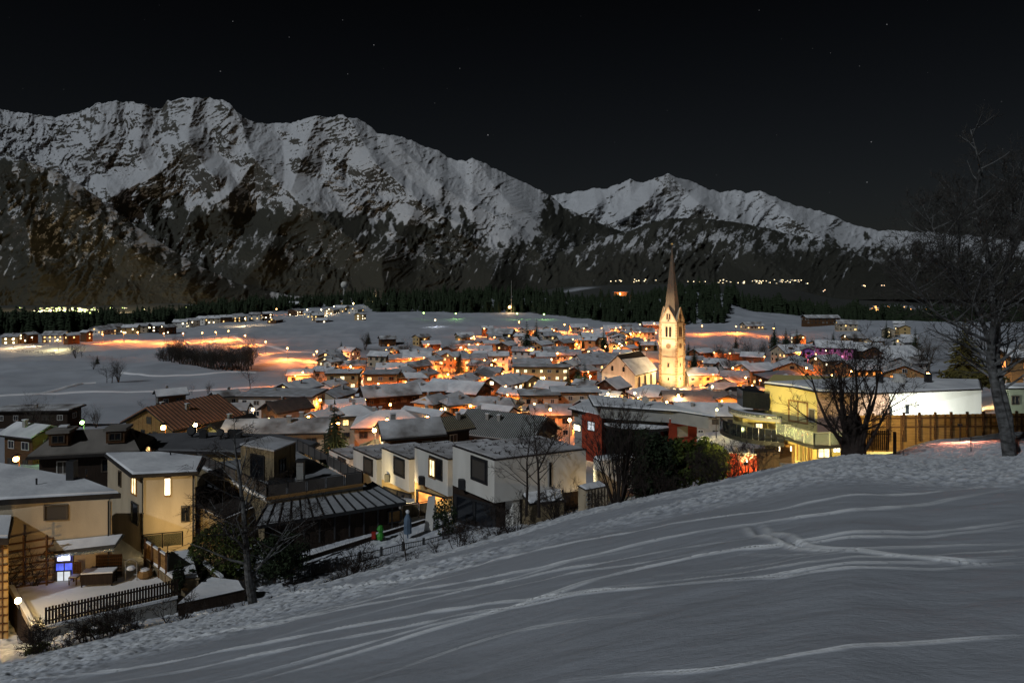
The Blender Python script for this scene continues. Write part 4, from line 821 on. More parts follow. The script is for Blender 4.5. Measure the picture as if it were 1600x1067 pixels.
# --- row of five angled white houses
ROW = [((-1.3, 52.0), -13.8, 'white cube house with cantilevered upper floor at the near end of the row', 0), ((-5.5, 60.4), -16.0, 'white cube house with half lit corner window, second of the row', 1),
       ((-9.9, 67.8), -17.95, 'white cube house with warm lit side wall in the middle of the row', 2), ((-14.3, 74.4), -19.7, 'white cube house with yellow glow beside it, fourth of the row', 3), ((-18.6, 80.5), -21.3, 'white cube house at the far left end of the row', 4)]
PL = PSNOW
for (cx, cy), z, lab, k in ROW:
    a_ = (-2.3, 2.9); b_ = (7.1, 3.2) if k == 0 else (6.6, 3.0)
    C0 = (cx, cy); A0 = (cx + a_[0], cy + a_[1]); B0 = (cx + b_[0], cy + b_[1]); D0 = (B0[0] + a_[0] * 1.5, B0[1] + a_[1] * 1.5); E0 = (cx + a_[0] * 1.5 + 0.0, cy + a_[1] * 1.5)
    zg = T(cx, cy + 3) - 1.5; zu = z - 3.25
    t = thing('row_house', lab, 'house', (cx, cy + 2, zg), 0, 'white cube houses stepping down in a row')
    MB().prism([C0, B0, D0, E0], zu, z - .12).obj('wall', WHITE, t); rr = MB().prism(shrink([C0, B0, D0, E0], -.04), z - .118, z - .05).obj('roof', ROOFD, t)
    MB().prism(shrink([C0, B0, D0, E0], .18), z - .048, z + .03).obj('snow', PL, rr)
    q = [(cx + .9 + a_[0] * .28, cy + a_[1] * .28 + .5), (B0[0], B0[1] + .5), D0, E0]
    MB().prism(q, zg, zu).obj('lower_wall', DWOOD if k in (0,) else (OCHRE if k < 3 else CREAM), t)
    dz = lambda X, Y, zz: CX + X / Y * F
    fx = lambda f: CX + (cx + a_[0] * f) / (cy + a_[1] * f) * F
    ytop = HOR - z * F / cy
    sc = 52 / cy
    wn = win(t, C0, A0, fx(.80), ytop - 2 * sc, fx(.22), ytop + 36 * sc, GLASS if k != 1 else GLASS, DARK, 'single')
    if k == 1: win(t, C0, A0, fx(.80), ytop + 0, fx(.52), ytop + 30, PALEL, HONEY, 'double', 'window', .05)
    else: win(t, C0, A0, fx(.78), ytop + 0 * sc, fx(.25), ytop + 33 * sc, SHUT, DARK, 'single', 'blind', .05)
    # lower storey glazing
    x0, x1 = CX + q[3][0] / q[3][1] * F, CX + q[0][0] / q[0][1] * F
    yb = HOR - zu * F / q[0][1]
    win(t, q[3], q[0], x0 + 3, yb + 3, x1 - 3, yb + 46 * sc, {0: GLASS, 1: ORL, 2: SHUT, 3: SHUT, 4: GLASS}[k], DARK, 'double', 'glass_door')
    if k == 1: win(t, q[0], q[1], x1 + 3, yb + 3, x1 + 30, yb + 26, HOT, FRAMEM, 'cross')
    # small balcony on the inner side
    MB().box((A0[0] - .35, A0[1] + .1, zu + .5), (.5, .4, .75)).obj('balcony', DARK, t)
    if k == 0:
        win(t, C0, B0, 858, 722, 861, 760, GLASS, DARK, 'single'); MB().prism([(cx + 1.4, cy + .75), (cx + 1.9, cy + 1.0), (cx + 1.2, cy + 1.6), (cx + .8, cy + 1.4)], zg, zu).obj('pillar', WHITE, t)
    # plants poking through the thin roof snow
    rn = random.Random(k); m = MB()
    for j in range(90 if k < 3 else 40):
        u_, v_ = rn.uniform(.08, .92), rn.uniform(.1, .9) ** .8; x = cx + b_[0] * u_ + a_[0] * 1.4 * v_; y = cy + b_[1] * u_ + a_[1] * 1.4 * v_
        if perlin(np.array(x * .7), np.array(y * .7)) < -.05: continue
        for _ in range(3): m.tube([(x, y, z), (x + rn.uniform(-.25, .25), y + rn.uniform(-.2, .2), z + rn.uniform(.06, .25))], [.03, .012], 3)
    m.obj('dry_plants', TWIG, rr)['kind'] = 'stuff'
# side annex right of the near house, shed with pale slatted crates
t, wl = flatb('annex', 'low annex with snowy slab roof beside the near white cube house', 'annex', [(812, 766), (826, 784), (884, 778), (880, 762)], -16.6, -20.5, CONC, over=.1, th=.25)
A = Vector((*onz(897, 800, -18.2), 0)); t, wl = flatb('garden_shed', 'pale lit garden shed with four stacked vent slots', 'shed', [(901, 757), (914, 764), (952, 757), (938, 749)], -15.6, -19.6, CREAM, over=.08, th=.1, sth=.08)
for i in range(4): win(t, wl[1], wl[2], 916, 770 + i * 7.5, 923, 774 + i * 7.5, WOOD, GREYW, 'single', 'vent')
for i in range(7): q = Vector((*wl[1], 0)).lerp(Vector((*wl[2], 0)), (i + .5) / 7); MB().box((q.x, q.y - .04, -17.3), (.06, .05, 3.1)).obj('batten', CREAM, t)
t, wl = flatb('pale_garage', 'pale lit garage wall seen through the many stemmed bush', 'garage', [(925, 712), (935, 718), (1004, 712), (995, 705)], -15.9, -21, WHITE, over=.1, th=.15)
# --- red block house
zz = -18.6
t, wl = flatb('red_block_house', 'modern house with red end blocks and layered flat roofs', 'house', [(887, 636), (962, 654), (1040, 656), (1089, 651), (1020, 628), (918, 622)], zz, -24.5, GREYW, over=.7, th=.3)
rb = [onz(1046, 655, zz + .35), onz(1089, 651, zz + .35), onz(1070, 642, zz + .35), onz(1036, 645, zz + .35)]
MB().prism(rb, -24.5, zz + .35).obj('red_block', REDW, t); MB().prism(shrink(rb, .05), zz + .352, zz + .5).obj('block_snow', RSNOW, t)
win(t, rb[0], rb[1], 1056, 664, 1076, 684, CREAM, REDW, 'single')
ra = [onz(909, 649, zz - .2), onz(940, 655, zz - .2), onz(950, 648, zz - .2), onz(925, 643, zz - .2)]
MB().prism(ra, -24.5, zz - .1).obj('red_block', REDW, t); win(t, ra[0], ra[1], 918, 658, 930, 673, COOLW, DARK, 'cross')
bay = [(U(1005) * 88 + 4.2 * math.cos(R(a)), 90.5 + 3.2 * math.sin(R(a)) * 1.0) for a in range(180, 361, 15)]
MB().prism(bay, -24.5, zz - 1.1).obj('glass_bay', GLASS, t); MB().prism([(x * 1.0 + (x - U(1005) * 88) * .12, y - .6) for x, y in bay], zz - 1.098, zz - .8).obj('bay_roof', ROOFD, t)
MB().prism([(x * 1.0 + (x - U(1005) * 88) * .1, y - .5) for x, y in bay], zz - .798, zz - .68).obj('bay_snow', RSNOW, t)
win(t, wl[0], wl[1], 894, 642, 904, 650, WOOD); win(t, wl[0], wl[1], 896, 663, 908, 673, HOT, DARK, 'cross'); win(t, wl[1], wl[2], 983, 666, 987, 678, HOT, DARK, 'single')
t2, wl = flatb('upper_pavilion', 'raised flat roof storey with snow on top of the red block house', 'pavilion', [(918, 616), (926, 632), (1062, 641), (1120, 650), (1040, 628)], -17.0, -18.7, GREYW, over=.8, th=.3)
for px, py, rr_ in ((1007, 634, .5), (975, 634, .35)):
    x, y = onz(px, py, -17.0); d = thing('satellite_dish', 'pale satellite dish on the red block house roof' if rr_ == .5 else 'small pale satellite dish beside the larger one', 'satellite dish', (x, y, -17))
    MB(False).tube([(0, 0, 0), (0, 0, .6)], .03, 5).obj('mast', DARK, d); MB(False).tube([(0, -.05, .8), (.03, -.12, .82), (.08, -.22, .85)], [rr_ * .4, rr_ * .85, rr_], 14).obj('dish', WHITE, d)
# --- yellow house on the right
ZY = -9.95
K, Lp, E = onz(1275, 607, ZY), onz(1195, 596, ZY), onz(1531, 604, ZY); rp_ = onz(1532, 590, ZY)
t, wl = flatb('yellow_house', 'large yellow and white house with curved balconies and snowy flat roof', 'house', [(1190, 596), (1240, 602), (1276, 609), (1370, 612), (1536, 605), (1532, 592), (1350, 588)], ZY, -17.6, YELLOW, over=.3, th=.25, sth=.12, wpoly=[Lp, K, E, (E[0] - 1, E[1] + 6), (Lp[0] + 3, Lp[1] + 6)])
YH = t
Mw = (K[0] + (E[0] - K[0]) * .44, K[1] + (E[1] - K[1]) * .44)
dx, dy = E[0] - K[0], E[1] - K[1]; l = math.hypot(dx, dy); nx, ny = dy / l * .12, -dx / l * .12
MB().prism([(Mw[0], Mw[1]), (E[0] + .05, E[1]), (E[0] + .05 + nx, E[1] + ny), (Mw[0] + nx, Mw[1] + ny)], -14.2, ZY - .3).obj('white_facade', WHITE, t)
MB().prism([(K[0] + .1, K[1]), (Mw[0], Mw[1]), (Mw[0] + nx * .8, Mw[1] + ny * .8), (K[0] + .1 + nx * .8, K[1] + ny * .8)], -14.2, ZY - .3).obj('shaded_facade', mat('rose shade render', (.45, .30, .24), .9, .15, .8), t)  # rose tone is the shade on this wall, put into its colour
win(t, Lp, K, 1232, 626, 1263, 660, PALEL if 0 else mat('yellow curtain', (.55, .48, .22), .8, .2, 1, stretch=(14, 14, .5)), HONEY, 'double'); win(t, Lp, K, 1264, 638, 1274, 659, SHUT, GREYW, 'single')
win(t, Mw, E, 1413, 632, 1418, 646, GLASS, DARK, 'single', off=.13); win(t, Mw, E, 1388, 636, 1392, 658, GLASS, DARK, 'single', 'door', off=.13)
win(t, Lp, K, 1203, 674, 1210, 695, SHUT, GREYW, 'single')
for px, pw in ((1405, 16), (1450, 8), (1375, 6)):
    x, y = onz(px, 597, ZY); MB().box((x, y, ZY + .35), (pw * .055, .5, .8)).obj('roof_box', WHITE if pw > 10 else DARK, t)
# right balcony
bz = -13.75
bq = [frm(1213, 678, bz), frm(1272, 697, bz), frm(1345, 694, bz)]
w1_, _ = hit(Lp, K, 1213, 660); w2_, _ = hit(K, E, 1345, 660)
MB().prism([(w1_.x, w1_.y), (bq[0].x, bq[0].y), (bq[1].x, bq[1].y), (bq[2].x, bq[2].y), (w2_.x, w2_.y), K], bz - .25, bz).obj('balcony_floor', DARK, t)
br = thing('balcony_railing', 'pale steel and glass railing of the right hand balcony', 'railing', bq[0]); glass_rail(br, bq, 1.05, 1.25, gm=RAILG, rail=mat('pale steel', (.4, .42, .36), .4, .1))
# dark canopy, wooden door and posts
wq0, wq1 = (Lp[0] + .9, Lp[1] - .9), (K[0] + 0, K[1] + .3)
win(t, Lp, K, 1216, 692, 1242, 724, HONEY, HONEY, 'single', 'door', .05); win(t, Lp, K, 1218, 696, 1221, 705, HOT, HONEY, 'single', 'window', .1); win(t, Lp, K, 1236, 696, 1239, 705, HOT, HONEY, 'single', 'window', .1)
d, _ = hit(Lp, K, 1229, 700); MB().tube([(d.x - .8, d.y - .1, -13.95), (d.x - .5, d.y - .8, -13.75), (d.x + .4, d.y - 1.1, -13.7), (d.x + 1.2, d.y - .7, -13.9)], [.1, .16, .16, .1], 6).obj('canopy', DARK, t)
for px in (1246, 1255, 1263, 1268): q = frm(px, 720, -16.2); MB().tube([q, q + Vector((0, 0, 2.4))], .07, 6).obj('column', HONEY, t)
win(t, K, E, 1276, 697, 1296, 715, PALEL, FRAMEM, 'double', 'window', .1); win(t, K, E, 1300, 697, 1312, 706, HOT, FRAMEM, 'double', 'window', .1)
# curved left balconies
def arc(cx, cy, r, a0, a1, n=12): return [(cx + r * math.cos(R(a0 + (a1 - a0) * i / n)), cy + r * math.sin(R(a0 + (a1 - a0) * i / n))) for i in range(n + 1)]
cx, cy = Lp[0] + 1.2, Lp[1] + 1.5
def ordw(n):
    tens = ['', '', 'twenty', 'thirty', 'forty', 'fifty', 'sixty', 'seventy', 'eighty', 'ninety']
    return ORDN[n] if n < 20 else (tens[(n + 1) // 10][:-1] + 'ieth') if (n + 1) % 10 == 0 else tens[(n + 1) // 10] + ' ' + ORDN[(n + 1) % 10 - 1]
def curved(z, r, a0, a1, h, lab, rm, sl=.3, g=RAILG, bars=True):
    q = arc(cx, cy, r, a0, a1, 14); tt = thing('curved_balcony', lab, 'balcony', (cx, cy, z))
    MB().prism(q + [(cx, cy)], z - sl, z).obj('floor', rm, tt); MB().prism(shrink(q + [(cx, cy)], .15), z + .002, z + .06).obj('snow', RSNOW, tt)
    for i in range(14):
        a, b = Vector((*q[i], z)), Vector((*q[i + 1], z)); MB().beam(a.lerp(b, .04) + Vector((0, 0, h / 2)), a.lerp(b, .96) + Vector((0, 0, h / 2)), .03, h * .94).obj('panel', g, tt)
        MB().beam(a + Vector((0, 0, h)), b + Vector((0, 0, h)), .07, .06).obj('handrail', DARK, tt)
    return tt
curved(-12.9, 3.9, 168, 262, .25, 'curved grey canopy roof left of the yellow wall', GREYW, .25)
curved(-14.75, 4.7, 172, 262, 1.1, 'large curved balcony with smoked glass left of the yellow wall', DARK, .35, GLASS)
MB().prism([(cx - 3.2, cy - 1.5), (Lp[0] + .1, Lp[1] - .2), (Lp[0] + .3, Lp[1] + 1), (cx - 3, cy + 2)], -14.7, -13.2).obj('set_back_wall', YELLOW, t)
win(t, (cx - 3.2, cy - 1.5), (Lp[0] + .1, Lp[1] - .2), 1180, 660, 1192, 684, PALEL, HONEY, 'double')
MB().prism([(Lp[0] - 1.8, Lp[1] + .6), (Lp[0] + .05, Lp[1] - 1.0), (Lp[0] + .3, Lp[1] + .6), (Lp[0] - 1.7, Lp[1] + 2.6)], -12.4, -10.9).obj('roof_terrace_box', GLASS, t)
# red lit wall and dark planter walls
ra, rb_ = frm(1133, 742, -17.2), frm(1203, 748, -17.2)
t = thing('red_wall', 'low garden wall glowing red from small ground lights', 'wall', ra)
MB().beam(ra + Vector((0, 0, .8)), rb_ + Vector((0, 0, .8)), .2, 2.2).obj('wall', REDW, t); MB().beam(ra + Vector((0, 0, 1.95)), rb_ + Vector((0, 0, 1.95)), .25, .08).obj('snow', SNOW, t)  # red glow of the ground lights is also put into the wall colour
for i, px in enumerate((1140, 1153, 1163, 1175, 1190)):
    q = frm(px, 748, -17.0) + Vector((0, -.6, .1)); lt = thing('ground_light', 'small ground light at the foot of the red wall, %s from its left end' % ('first', 'second', 'third', 'fourth', 'fifth')[i], 'ground light', q, 0, 'ground lights below the red wall')
    MB(False).tube([(0, 0, -.3), (0, 0, .1)], .07, 6).obj('body', DARK, lt); MB(False).ball((0, 0, .14), .07, 6).obj('lamp_head', emi('red orange glow', (1, .22, .06), 30), lt); light('lamp_light', q + Vector((0, 0, .25)), 60, (1, .22, .06), .08)
q = frm(1198, 741, -16.9); MB().box((q.x, q.y, -16), (1.7, 1.2, 2.2)).obj('bin_store', DWOOD, t)
# plank fence in front of the white facade, with posts
pa, pb = Vector((*onz(1340, 690, -13.6), 0)), Vector((U(1640) * 53, 53, 0))
t = thing('plank_fence', 'long brown plank fence below the white floodlit wall', 'fence', (pa.x, pa.y, -13.5)); NPk = 90
for i in range(NPk):
    q = pa.lerp(pb, (i + .5) / NPk); zt = -11.55 + .9 * i / NPk; MB().box((q.x, q.y, zt - 1.4), (.17, .035, 2.9 + .03 * (i % 2)), ang_of(pa, pb)).obj('plank', HONEY if i % 7 else WOOD, t)
for i in range(13): q = pa.lerp(pb, i / 12); zt = -11.5 + .9 * i / 12; MB().box((q.x, q.y - .08, zt - .95), (.16, .12, 2.3)).obj('post', WOOD, t)
for dz in (.2, .9): MB().beam((pa.x, pa.y - .05, -11.55 - dz), (pb.x, pb.y - .05, -10.65 - dz), .05, .12).obj('rail', WOOD, t)
t = thing('dark_gate_fence', 'short dark slatted fence beside the trunk of the wide bare tree', 'fence', P(1360, 700, 49))
for i in range(13): q = P(1352 + i * 3, 690 - 0 * i, 50 + .1 * i); MB().box((q.x, q.y, q.z + .1), (.1, .04, 1.45)).obj('slat', DWOOD, t)
MB().beam(P(1350, 678, 50.1), P(1391, 678, 51.4), .05, .08).obj('rail', DWOOD, t); q = P(1398, 712, 48.5); MB().box((q.x, q.y, q.z + .7), (.16, .16, 1.9)).obj('post', DWOOD, t)
for i, px in enumerate((1411, 1517)): q = P(px, 714, 46.5); tag(MB().tube([q - Vector((0, 0, .4)), q + Vector((0, 0, 1.3))], .025, 5).obj('stake', DARK), 'thin stake in the trampled snow ' + ('left' if i == 0 else 'right') + ' of the middle of the orange bank', 'stake')
# building behind the birch
t, wl = flatb('green_grey_house', 'pale green grey building behind the birch trunk at the right frame edge', 'house', [(1566, 598), (1572, 604), (1760, 604), (1750, 596)], -9.8, -15, mat('green grey render', (.30, .33, .24), .9, .15, .7), over=.2, th=.25)
win(t, wl[1], wl[2], 1580, 618, 1592, 632, GLASS)
# --- black metal garden fence and things in the garden
fpx = [(455, 911), (489, 902), (526, 893), (562, 885), (596, 877), (630, 868), (662, 862), (693, 854), (723, 848), (752, 841), (780, 836)]
fp = [frm(x, y, -20.2) for x, y in fpx]; t = thing('metal_fence', 'black metal bar fence on a low wall along the snowy garden', 'fence', fp[3])
m = MB()
for a, b in zip(fp[:-1], fp[1:]):
    MB().box((a.x, a.y, a.z + .5), (.16, .16, 1.0)).obj('post', DARK, t)
    for z in (.12, .85): MB().beam(a + Vector((0, 0, z)), b + Vector((0, 0, z)), .04, .05).obj('rail', DARK, t)
    for i in range(1, 12): q = a.lerp(b, i / 12); m.box((q.x, q.y, q.z + .48), (.025, .025, .75))
    MB().beam(a + Vector((0, 0, -.35)), b + Vector((0, 0, -.35)), .25, .6).obj('plinth', GREYW, t)
m.obj('bars', DARK, t)['kind'] = 'stuff'
a, b = frm(440, 884, -19.9), frm(690, 806, -19.9); t = thing('garden_kerb', 'dark timber edging across the snowy garden', 'edging', a); MB().beam(a, b, .25, .3).obj('beam', DWOOD, t); MB().beam(a + Vector((0, 0, .16)), b + Vector((0, 0, .16)), .2, .04).obj('snow', SNOW, t)
q = frm(594, 842, -19.9); t = thing('toy_slide', 'green and red plastic garden toy standing in the snow', 'toy', q); MB(False).tube([(0, 0, 0), (0, 0, .25), (.05, 0, .5), (0, 0, .75), (.04, 0, 1.0)], [.22, .28, .16, .26, .14], 8).obj('frame', PLAST_G, t); MB(False).box((-.5, .1, .25), (.3, .2, .5)).obj('seat', PLAST_R, t)
q = frm(637, 840, -19.9); t = thing('covered_parasol', 'closed parasol in a grey blue cover on the garden patio', 'parasol', q); MB(False).tube([(0, 0, 0), (0, 0, .3), (0, 0, .35), (0, 0, 1.4), (0, 0, 1.9)], [.05, .05, .3, .28, .06], 8).obj('cover', PLAST_B, t); MB(False).ball((0, 0, 1.95), .16, 6).obj('snow', SNOW, t)
q = frm(670, 828, -19.9); t = thing('stone_stele', 'tall leaning grey stone slab at the end of the patio', 'sculpture', q); MB(False).prism([(-.35, -.15), (.3, -.15), (.35, .15), (-.3, .15)], 0, 2.6, top=[(-.05, -.15), (.5, -.12), (.5, .12), (0, .15)]).obj('slab', WHITE, t)
pts = [frm(628, 812, -19.9), frm(706, 800, -19.9)]; t = thing('patio_railing', 'dark railing closing the patio below the white cube houses', 'railing', pts[0]); glass_rail(t, pts, 1.2, 1.6, gm=CONC)
for i, (px, py, s_) in enumerate(((112, 985, .5), (128, 978, .4), (150, 975, .6), (92, 990, .35), (200, 965, .4))):
    q = P(px, py, 37.5); q.z = T(q.x, q.y) + .05; t = thing('rock', ('largest', 'small', 'flat', 'leftmost', 'rightmost')[i] + ' snowy rock in the garden below the picket fence', 'rock', q); MB(False).ball((0, 0, 0), s_, 7, .7).obj('stone', GREYW, t); MB(False).ball((0, 0, s_ * .35), s_ * .8, 8, .5).obj('snow', SNOW, t)
#==PART3==
# ------------------------------------------------------------------ church
zc = -46.5; t = thing('church', 'floodlit village church with tall shingled spire and snowy nave roof', 'church', (45.7, 262, zc), math.atan2(.8, .6)); CHU = t
NL, NW = 18., 14.; he, hr = 8.6, 15.
m = MB(False); m.v = [(x, y, z) for x in (0, NL) for y, z in ((0, -2), (NW, -2), (NW, he), (NW / 2, hr - .2), (0, he))]
m.f = [(4, 3, 2, 1, 0), (5, 6, 7, 8, 9)] + [(i, (i + 1) % 5, (i + 1) % 5 + 5, i + 5) for i in range(5)]; m.obj('nave_wall', CREAM, t)
def slab(m, p, th): k = len(m.v); m.v += [tuple(q) for q in p] + [(q[0], q[1], q[2] + th) for q in p]; m.f += [tuple(k + i for i in f) for f in ((3, 2, 1, 0), (4, 5, 6, 7), (0, 1, 5, 4), (1, 2, 6, 5), (2, 3, 7, 6), (3, 0, 4, 7))]
m = MB(False); slab(m, [(-.6, -.8, he - .8), (NL + .5, -.8, he - .8), (NL + .5, NW / 2, hr - .15), (-.6, NW / 2, hr - .15)], .25); slab(m, [(-.6, NW / 2, hr - .15), (NL + .5, NW / 2, hr - .15), (NL + .5, NW + .8, he - .8), (-.6, NW + .8, he - .8)], .25)
ro = m.obj('roof', ROOFD, t)
m = MB(False); slab(m, [(-.5, -.7, he - .45), (NL + .4, -.7, he - .45), (NL + .4, NW * .30, he + 4.15), (-.5, NW * .36, he + 4.9)], .2); slab(m, [(-.5, NW / 2 + .1, hr + .1), (NL + .4, NW / 2 + .1, hr + .1), (NL + .4, NW + .7, he - .5), (-.5, NW + .7, he - .5)], .2)
m.obj('snow', PSNOW if 0 else RSNOW, ro)
def arch(parent, x, y, z, ang, wd, ht, pane, fm=STONE, name='window'):
    m = MB(False); n = 8; out = [(-wd / 2, 0), (wd / 2, 0)] + [(wd / 2 * math.cos(R(a)), ht - wd / 2 + wd / 2 * 1.3 * math.sin(R(a))) for a in range(0, 181, 30)]
    k = len(m.v); m.v = [(p[0], -.04, p[1]) for p in out] + [(p[0], .05, p[1]) for p in out]; nn = len(out); m.f = [tuple(range(nn))] + [(i, i + nn, (i + 1) % nn + nn, (i + 1) % nn) for i in range(nn)]
    o = m.obj(name, pane, parent); o.location = (x, y, z); o.rotation_euler = (0, 0, ang)
    q = MB(False); pts = [(p[0] * 1.1, -.06, p[1] * 1.02) for p in out[1:] + out[:1]]; q.tube(pts, .12, 4); q.obj('window_surround', fm, o)
for x in (3.5, 8.5, 13.5): arch(t, x, -.02, 2.6, 0, 1.7, 4.4, GLASS)
arch(t, -.02, NW / 2 - 2.4, 9, -math.pi / 2, .9, 1.8, GLASS); arch(t, -.02, NW / 2 + 2.4, 9, -math.pi / 2, .9, 1.8, GLASS); arch(t, -.02, NW / 2, 0, -math.pi / 2, 2, 3.4, WOOD, name='door')
# tower in the same frame
def loc_(X, Y): dx, dy = X - 45.7, Y - 262; return (.6 * dx + .8 * dy, -.8 * dx + .6 * dy)
tx, ty = loc_(64.4, 275.4); S_ = 6.86; th_ = 26.6; tcx, tcy = tx + S_ / 2, ty + S_ / 2
tw = MB(False).box((tcx, tcy, th_ / 2 - 1), (S_, S_, th_ + 2)).obj('tower', CREAM, t)
for z in (6.2, 13.0, 20.2, 26.5): MB(False).box((tcx, tcy, z), (S_ + .35, S_ + .35, .38)).obj('string_course', STONE, tw)
for sx_ in (0, 1):
    for sy_ in (0, 1):
        for i in range(26):
            if (i * 1.0 + .5) > 26.2: continue
            w_ = .95 if i % 2 else .7; MB(False).box((tx + sx_ * S_, ty + sy_ * S_, i * 1.0 + .5), (w_ * 1.0 + .1, w_ + .1, .8)).obj('quoin', STONE, tw)
for ang, fx, fy in ((0, tcx, ty), (-math.pi / 2, tx, tcy)):
    ux, uy = (1, 0) if ang == 0 else (0, 1); nx_, ny_ = (0, -1) if ang == 0 else (-1, 0)
    for d in (-.75, .75): arch(tw, fx + ux * d + nx_ * .03, fy + uy * d + ny_ * .03, 20.9, ang, .85, 3.9, GLASS)
    m = MB(False); m.tube([(0, .0, 0), (0, -.12, 0)], [1.15, 1.15], 20); ck = m.obj('clock', STONE, tw); ck.location = (fx + nx_ * .05, fy + ny_ * .05, 17.3); ck.rotation_euler = (0, 0, ang)
    MB(False).tube([(0, -.12, 0), (0, -.17, 0)], [.9, .9], 20).obj('clock_face', mat('dark clock face', (.16, .10, .06)), ck)
    for a in range(0, 360, 30): ca, sa = math.cos(R(a)), math.sin(R(a)); MB(False).beam((ca * .68, -.19, sa * .68), (ca * .84, -.19, sa * .84), .08, .04).obj('hour_mark', DARK, ck) if 0 else None
    m = MB(False)
    for a in range(0, 360, 30): m.beam((math.cos(R(a)) * .66, -.19, math.sin(R(a)) * .66), (math.cos(R(a)) * .84, -.19, math.sin(R(a)) * .84), .07, .04)
    m.beam((0, -.2, 0), (.35, -.2, .3), .07, .04); m.beam((0, -.2, 0), (-.3, -.2, .6), .06, .04); m.obj('clock_hands', HONEY, ck)
    put_window(tw, (fx + nx_ * .02, fy + ny_ * .02, 9.8), ang, .8, 1.7, GLASS, STONE, 'single'); put_window(tw, (fx + nx_ * .02, fy + ny_ * .02, 4.4), ang, .7, 1.2, GLASS, STONE, 'single')
    # gable over each face
for k in range(4):
    a = k * math.pi / 2; c_, s_ = math.cos(a), math.sin(a); f = lambda x, y, z: (tcx + x * c_ - y * s_, tcy + x * s_ + y * c_, z)
    h2 = S_ / 2; m = MB(False); m.v = [f(-h2, -h2, 26.7), f(h2, -h2, 26.7), f(0, -h2, 32.4), f(-h2, 0, 26.7), f(h2, 0, 26.7), f(0, 0, 32.4)]; m.f = [(0, 1, 2), (0, 2, 5, 3), (1, 4, 5, 2)]; m.obj('gable', CREAM, tw)
    m = MB(False); m.beam(f(-h2 - .25, -h2 - .15, 26.5), f(0, -h2 - .15, 32.6), .4, .3, (0, 0, 1)); m.beam(f(h2 + .25, -h2 - .15, 26.5), f(0, -h2 - .15, 32.6), .4, .3, (0, 0, 1)); m.obj('gable_trim', STONE, tw)
    for d in (-.5, .5): arch(tw, *f(d, -h2 - .03, 27.8), a, .55, 2.1, GLASS)
m = MB(False); n = 8; rb = S_ / 2 * .98 / math.cos(R(22.5)); zt = 56.8; lv = [(27, 1.0), (33, .80), (40, .555), (47, .33), (53, .135), (zt, .015)]
m.tube([(tcx, tcy, z) for z, _ in lv], [rb * q for _, q in lv], 8); sp_ = m.obj('spire', TILE, t)
MB(False).tube([(tcx, tcy, zt - .4), (tcx, tcy, zt + 2.2)], .07, 5).obj('rod', DARK, sp_); MB(False).ball((tcx, tcy, zt + .8), .45, 10).obj('ball', mat('gilded ball', (.8, .55, .2), .3, .1), sp_); MB(False).beam((tcx - .5, tcy, zt + 1.8), (tcx + .5, tcy, zt + 1.8), .1, .1).obj('cross_arm', DARK, sp_)
def gl(x, y, z): return Vector((45.7 + .6 * x - .8 * y, 262 + .8 * x + .6 * y, zc + z))
def flood(x, y, z, ax, ay, az_, pw, sp, col, lab):
    p = gl(x, y, z); q = gl(ax, ay, az_); tt = thing('floodlight', lab, 'floodlight', p); d = (q - p).normalized()
    MB(False).box((0, 0, 0), (.5, .3, .4), math.atan2(d.y, d.x) + 1.57).obj('housing', DARK, tt); MB(False).tube([(0, 0, -abs(z) - 1 if z < 3 else -3), (0, 0, 0)], .05, 5).obj('stand', DARK, tt); light('lamp_light', p + d * .6, pw, col, .2, sp, q)
flood(tx - 26, ty + 9, 12, tx, ty + 3.5, 25, 100000, 40, (1, .80, .50), 'floodlight on a stand behind the nave aimed at the tower top')
flood(tx - 13, ty + 1, 3.2, tx, ty + 3, 12, 24000, 90, (1, .62, .30), 'floodlight on the ground before the left face of the tower')
flood(tx + 3, ty - 15, 3.2, tx + 3, ty, 12, 26000, 90, (1, .62, .28), 'floodlight on the ground before the right face of the tower')
flood(tx - 4, ty - 8, 3.2, tx, ty + 2, 6, 16000, 120, (1, .72, .32), 'floodlight on the ground between tower and nave wall')
flood(10, -10, 3.2, 9, 0, 5, 14000, 120, (1, .70, .32), 'floodlight on the ground below the arched nave windows')
flood(-12, 5, 3.2, 0, 7, 9, 7000, 110, (1, .5, .25), 'floodlight on the ground before the gable front of the nave')
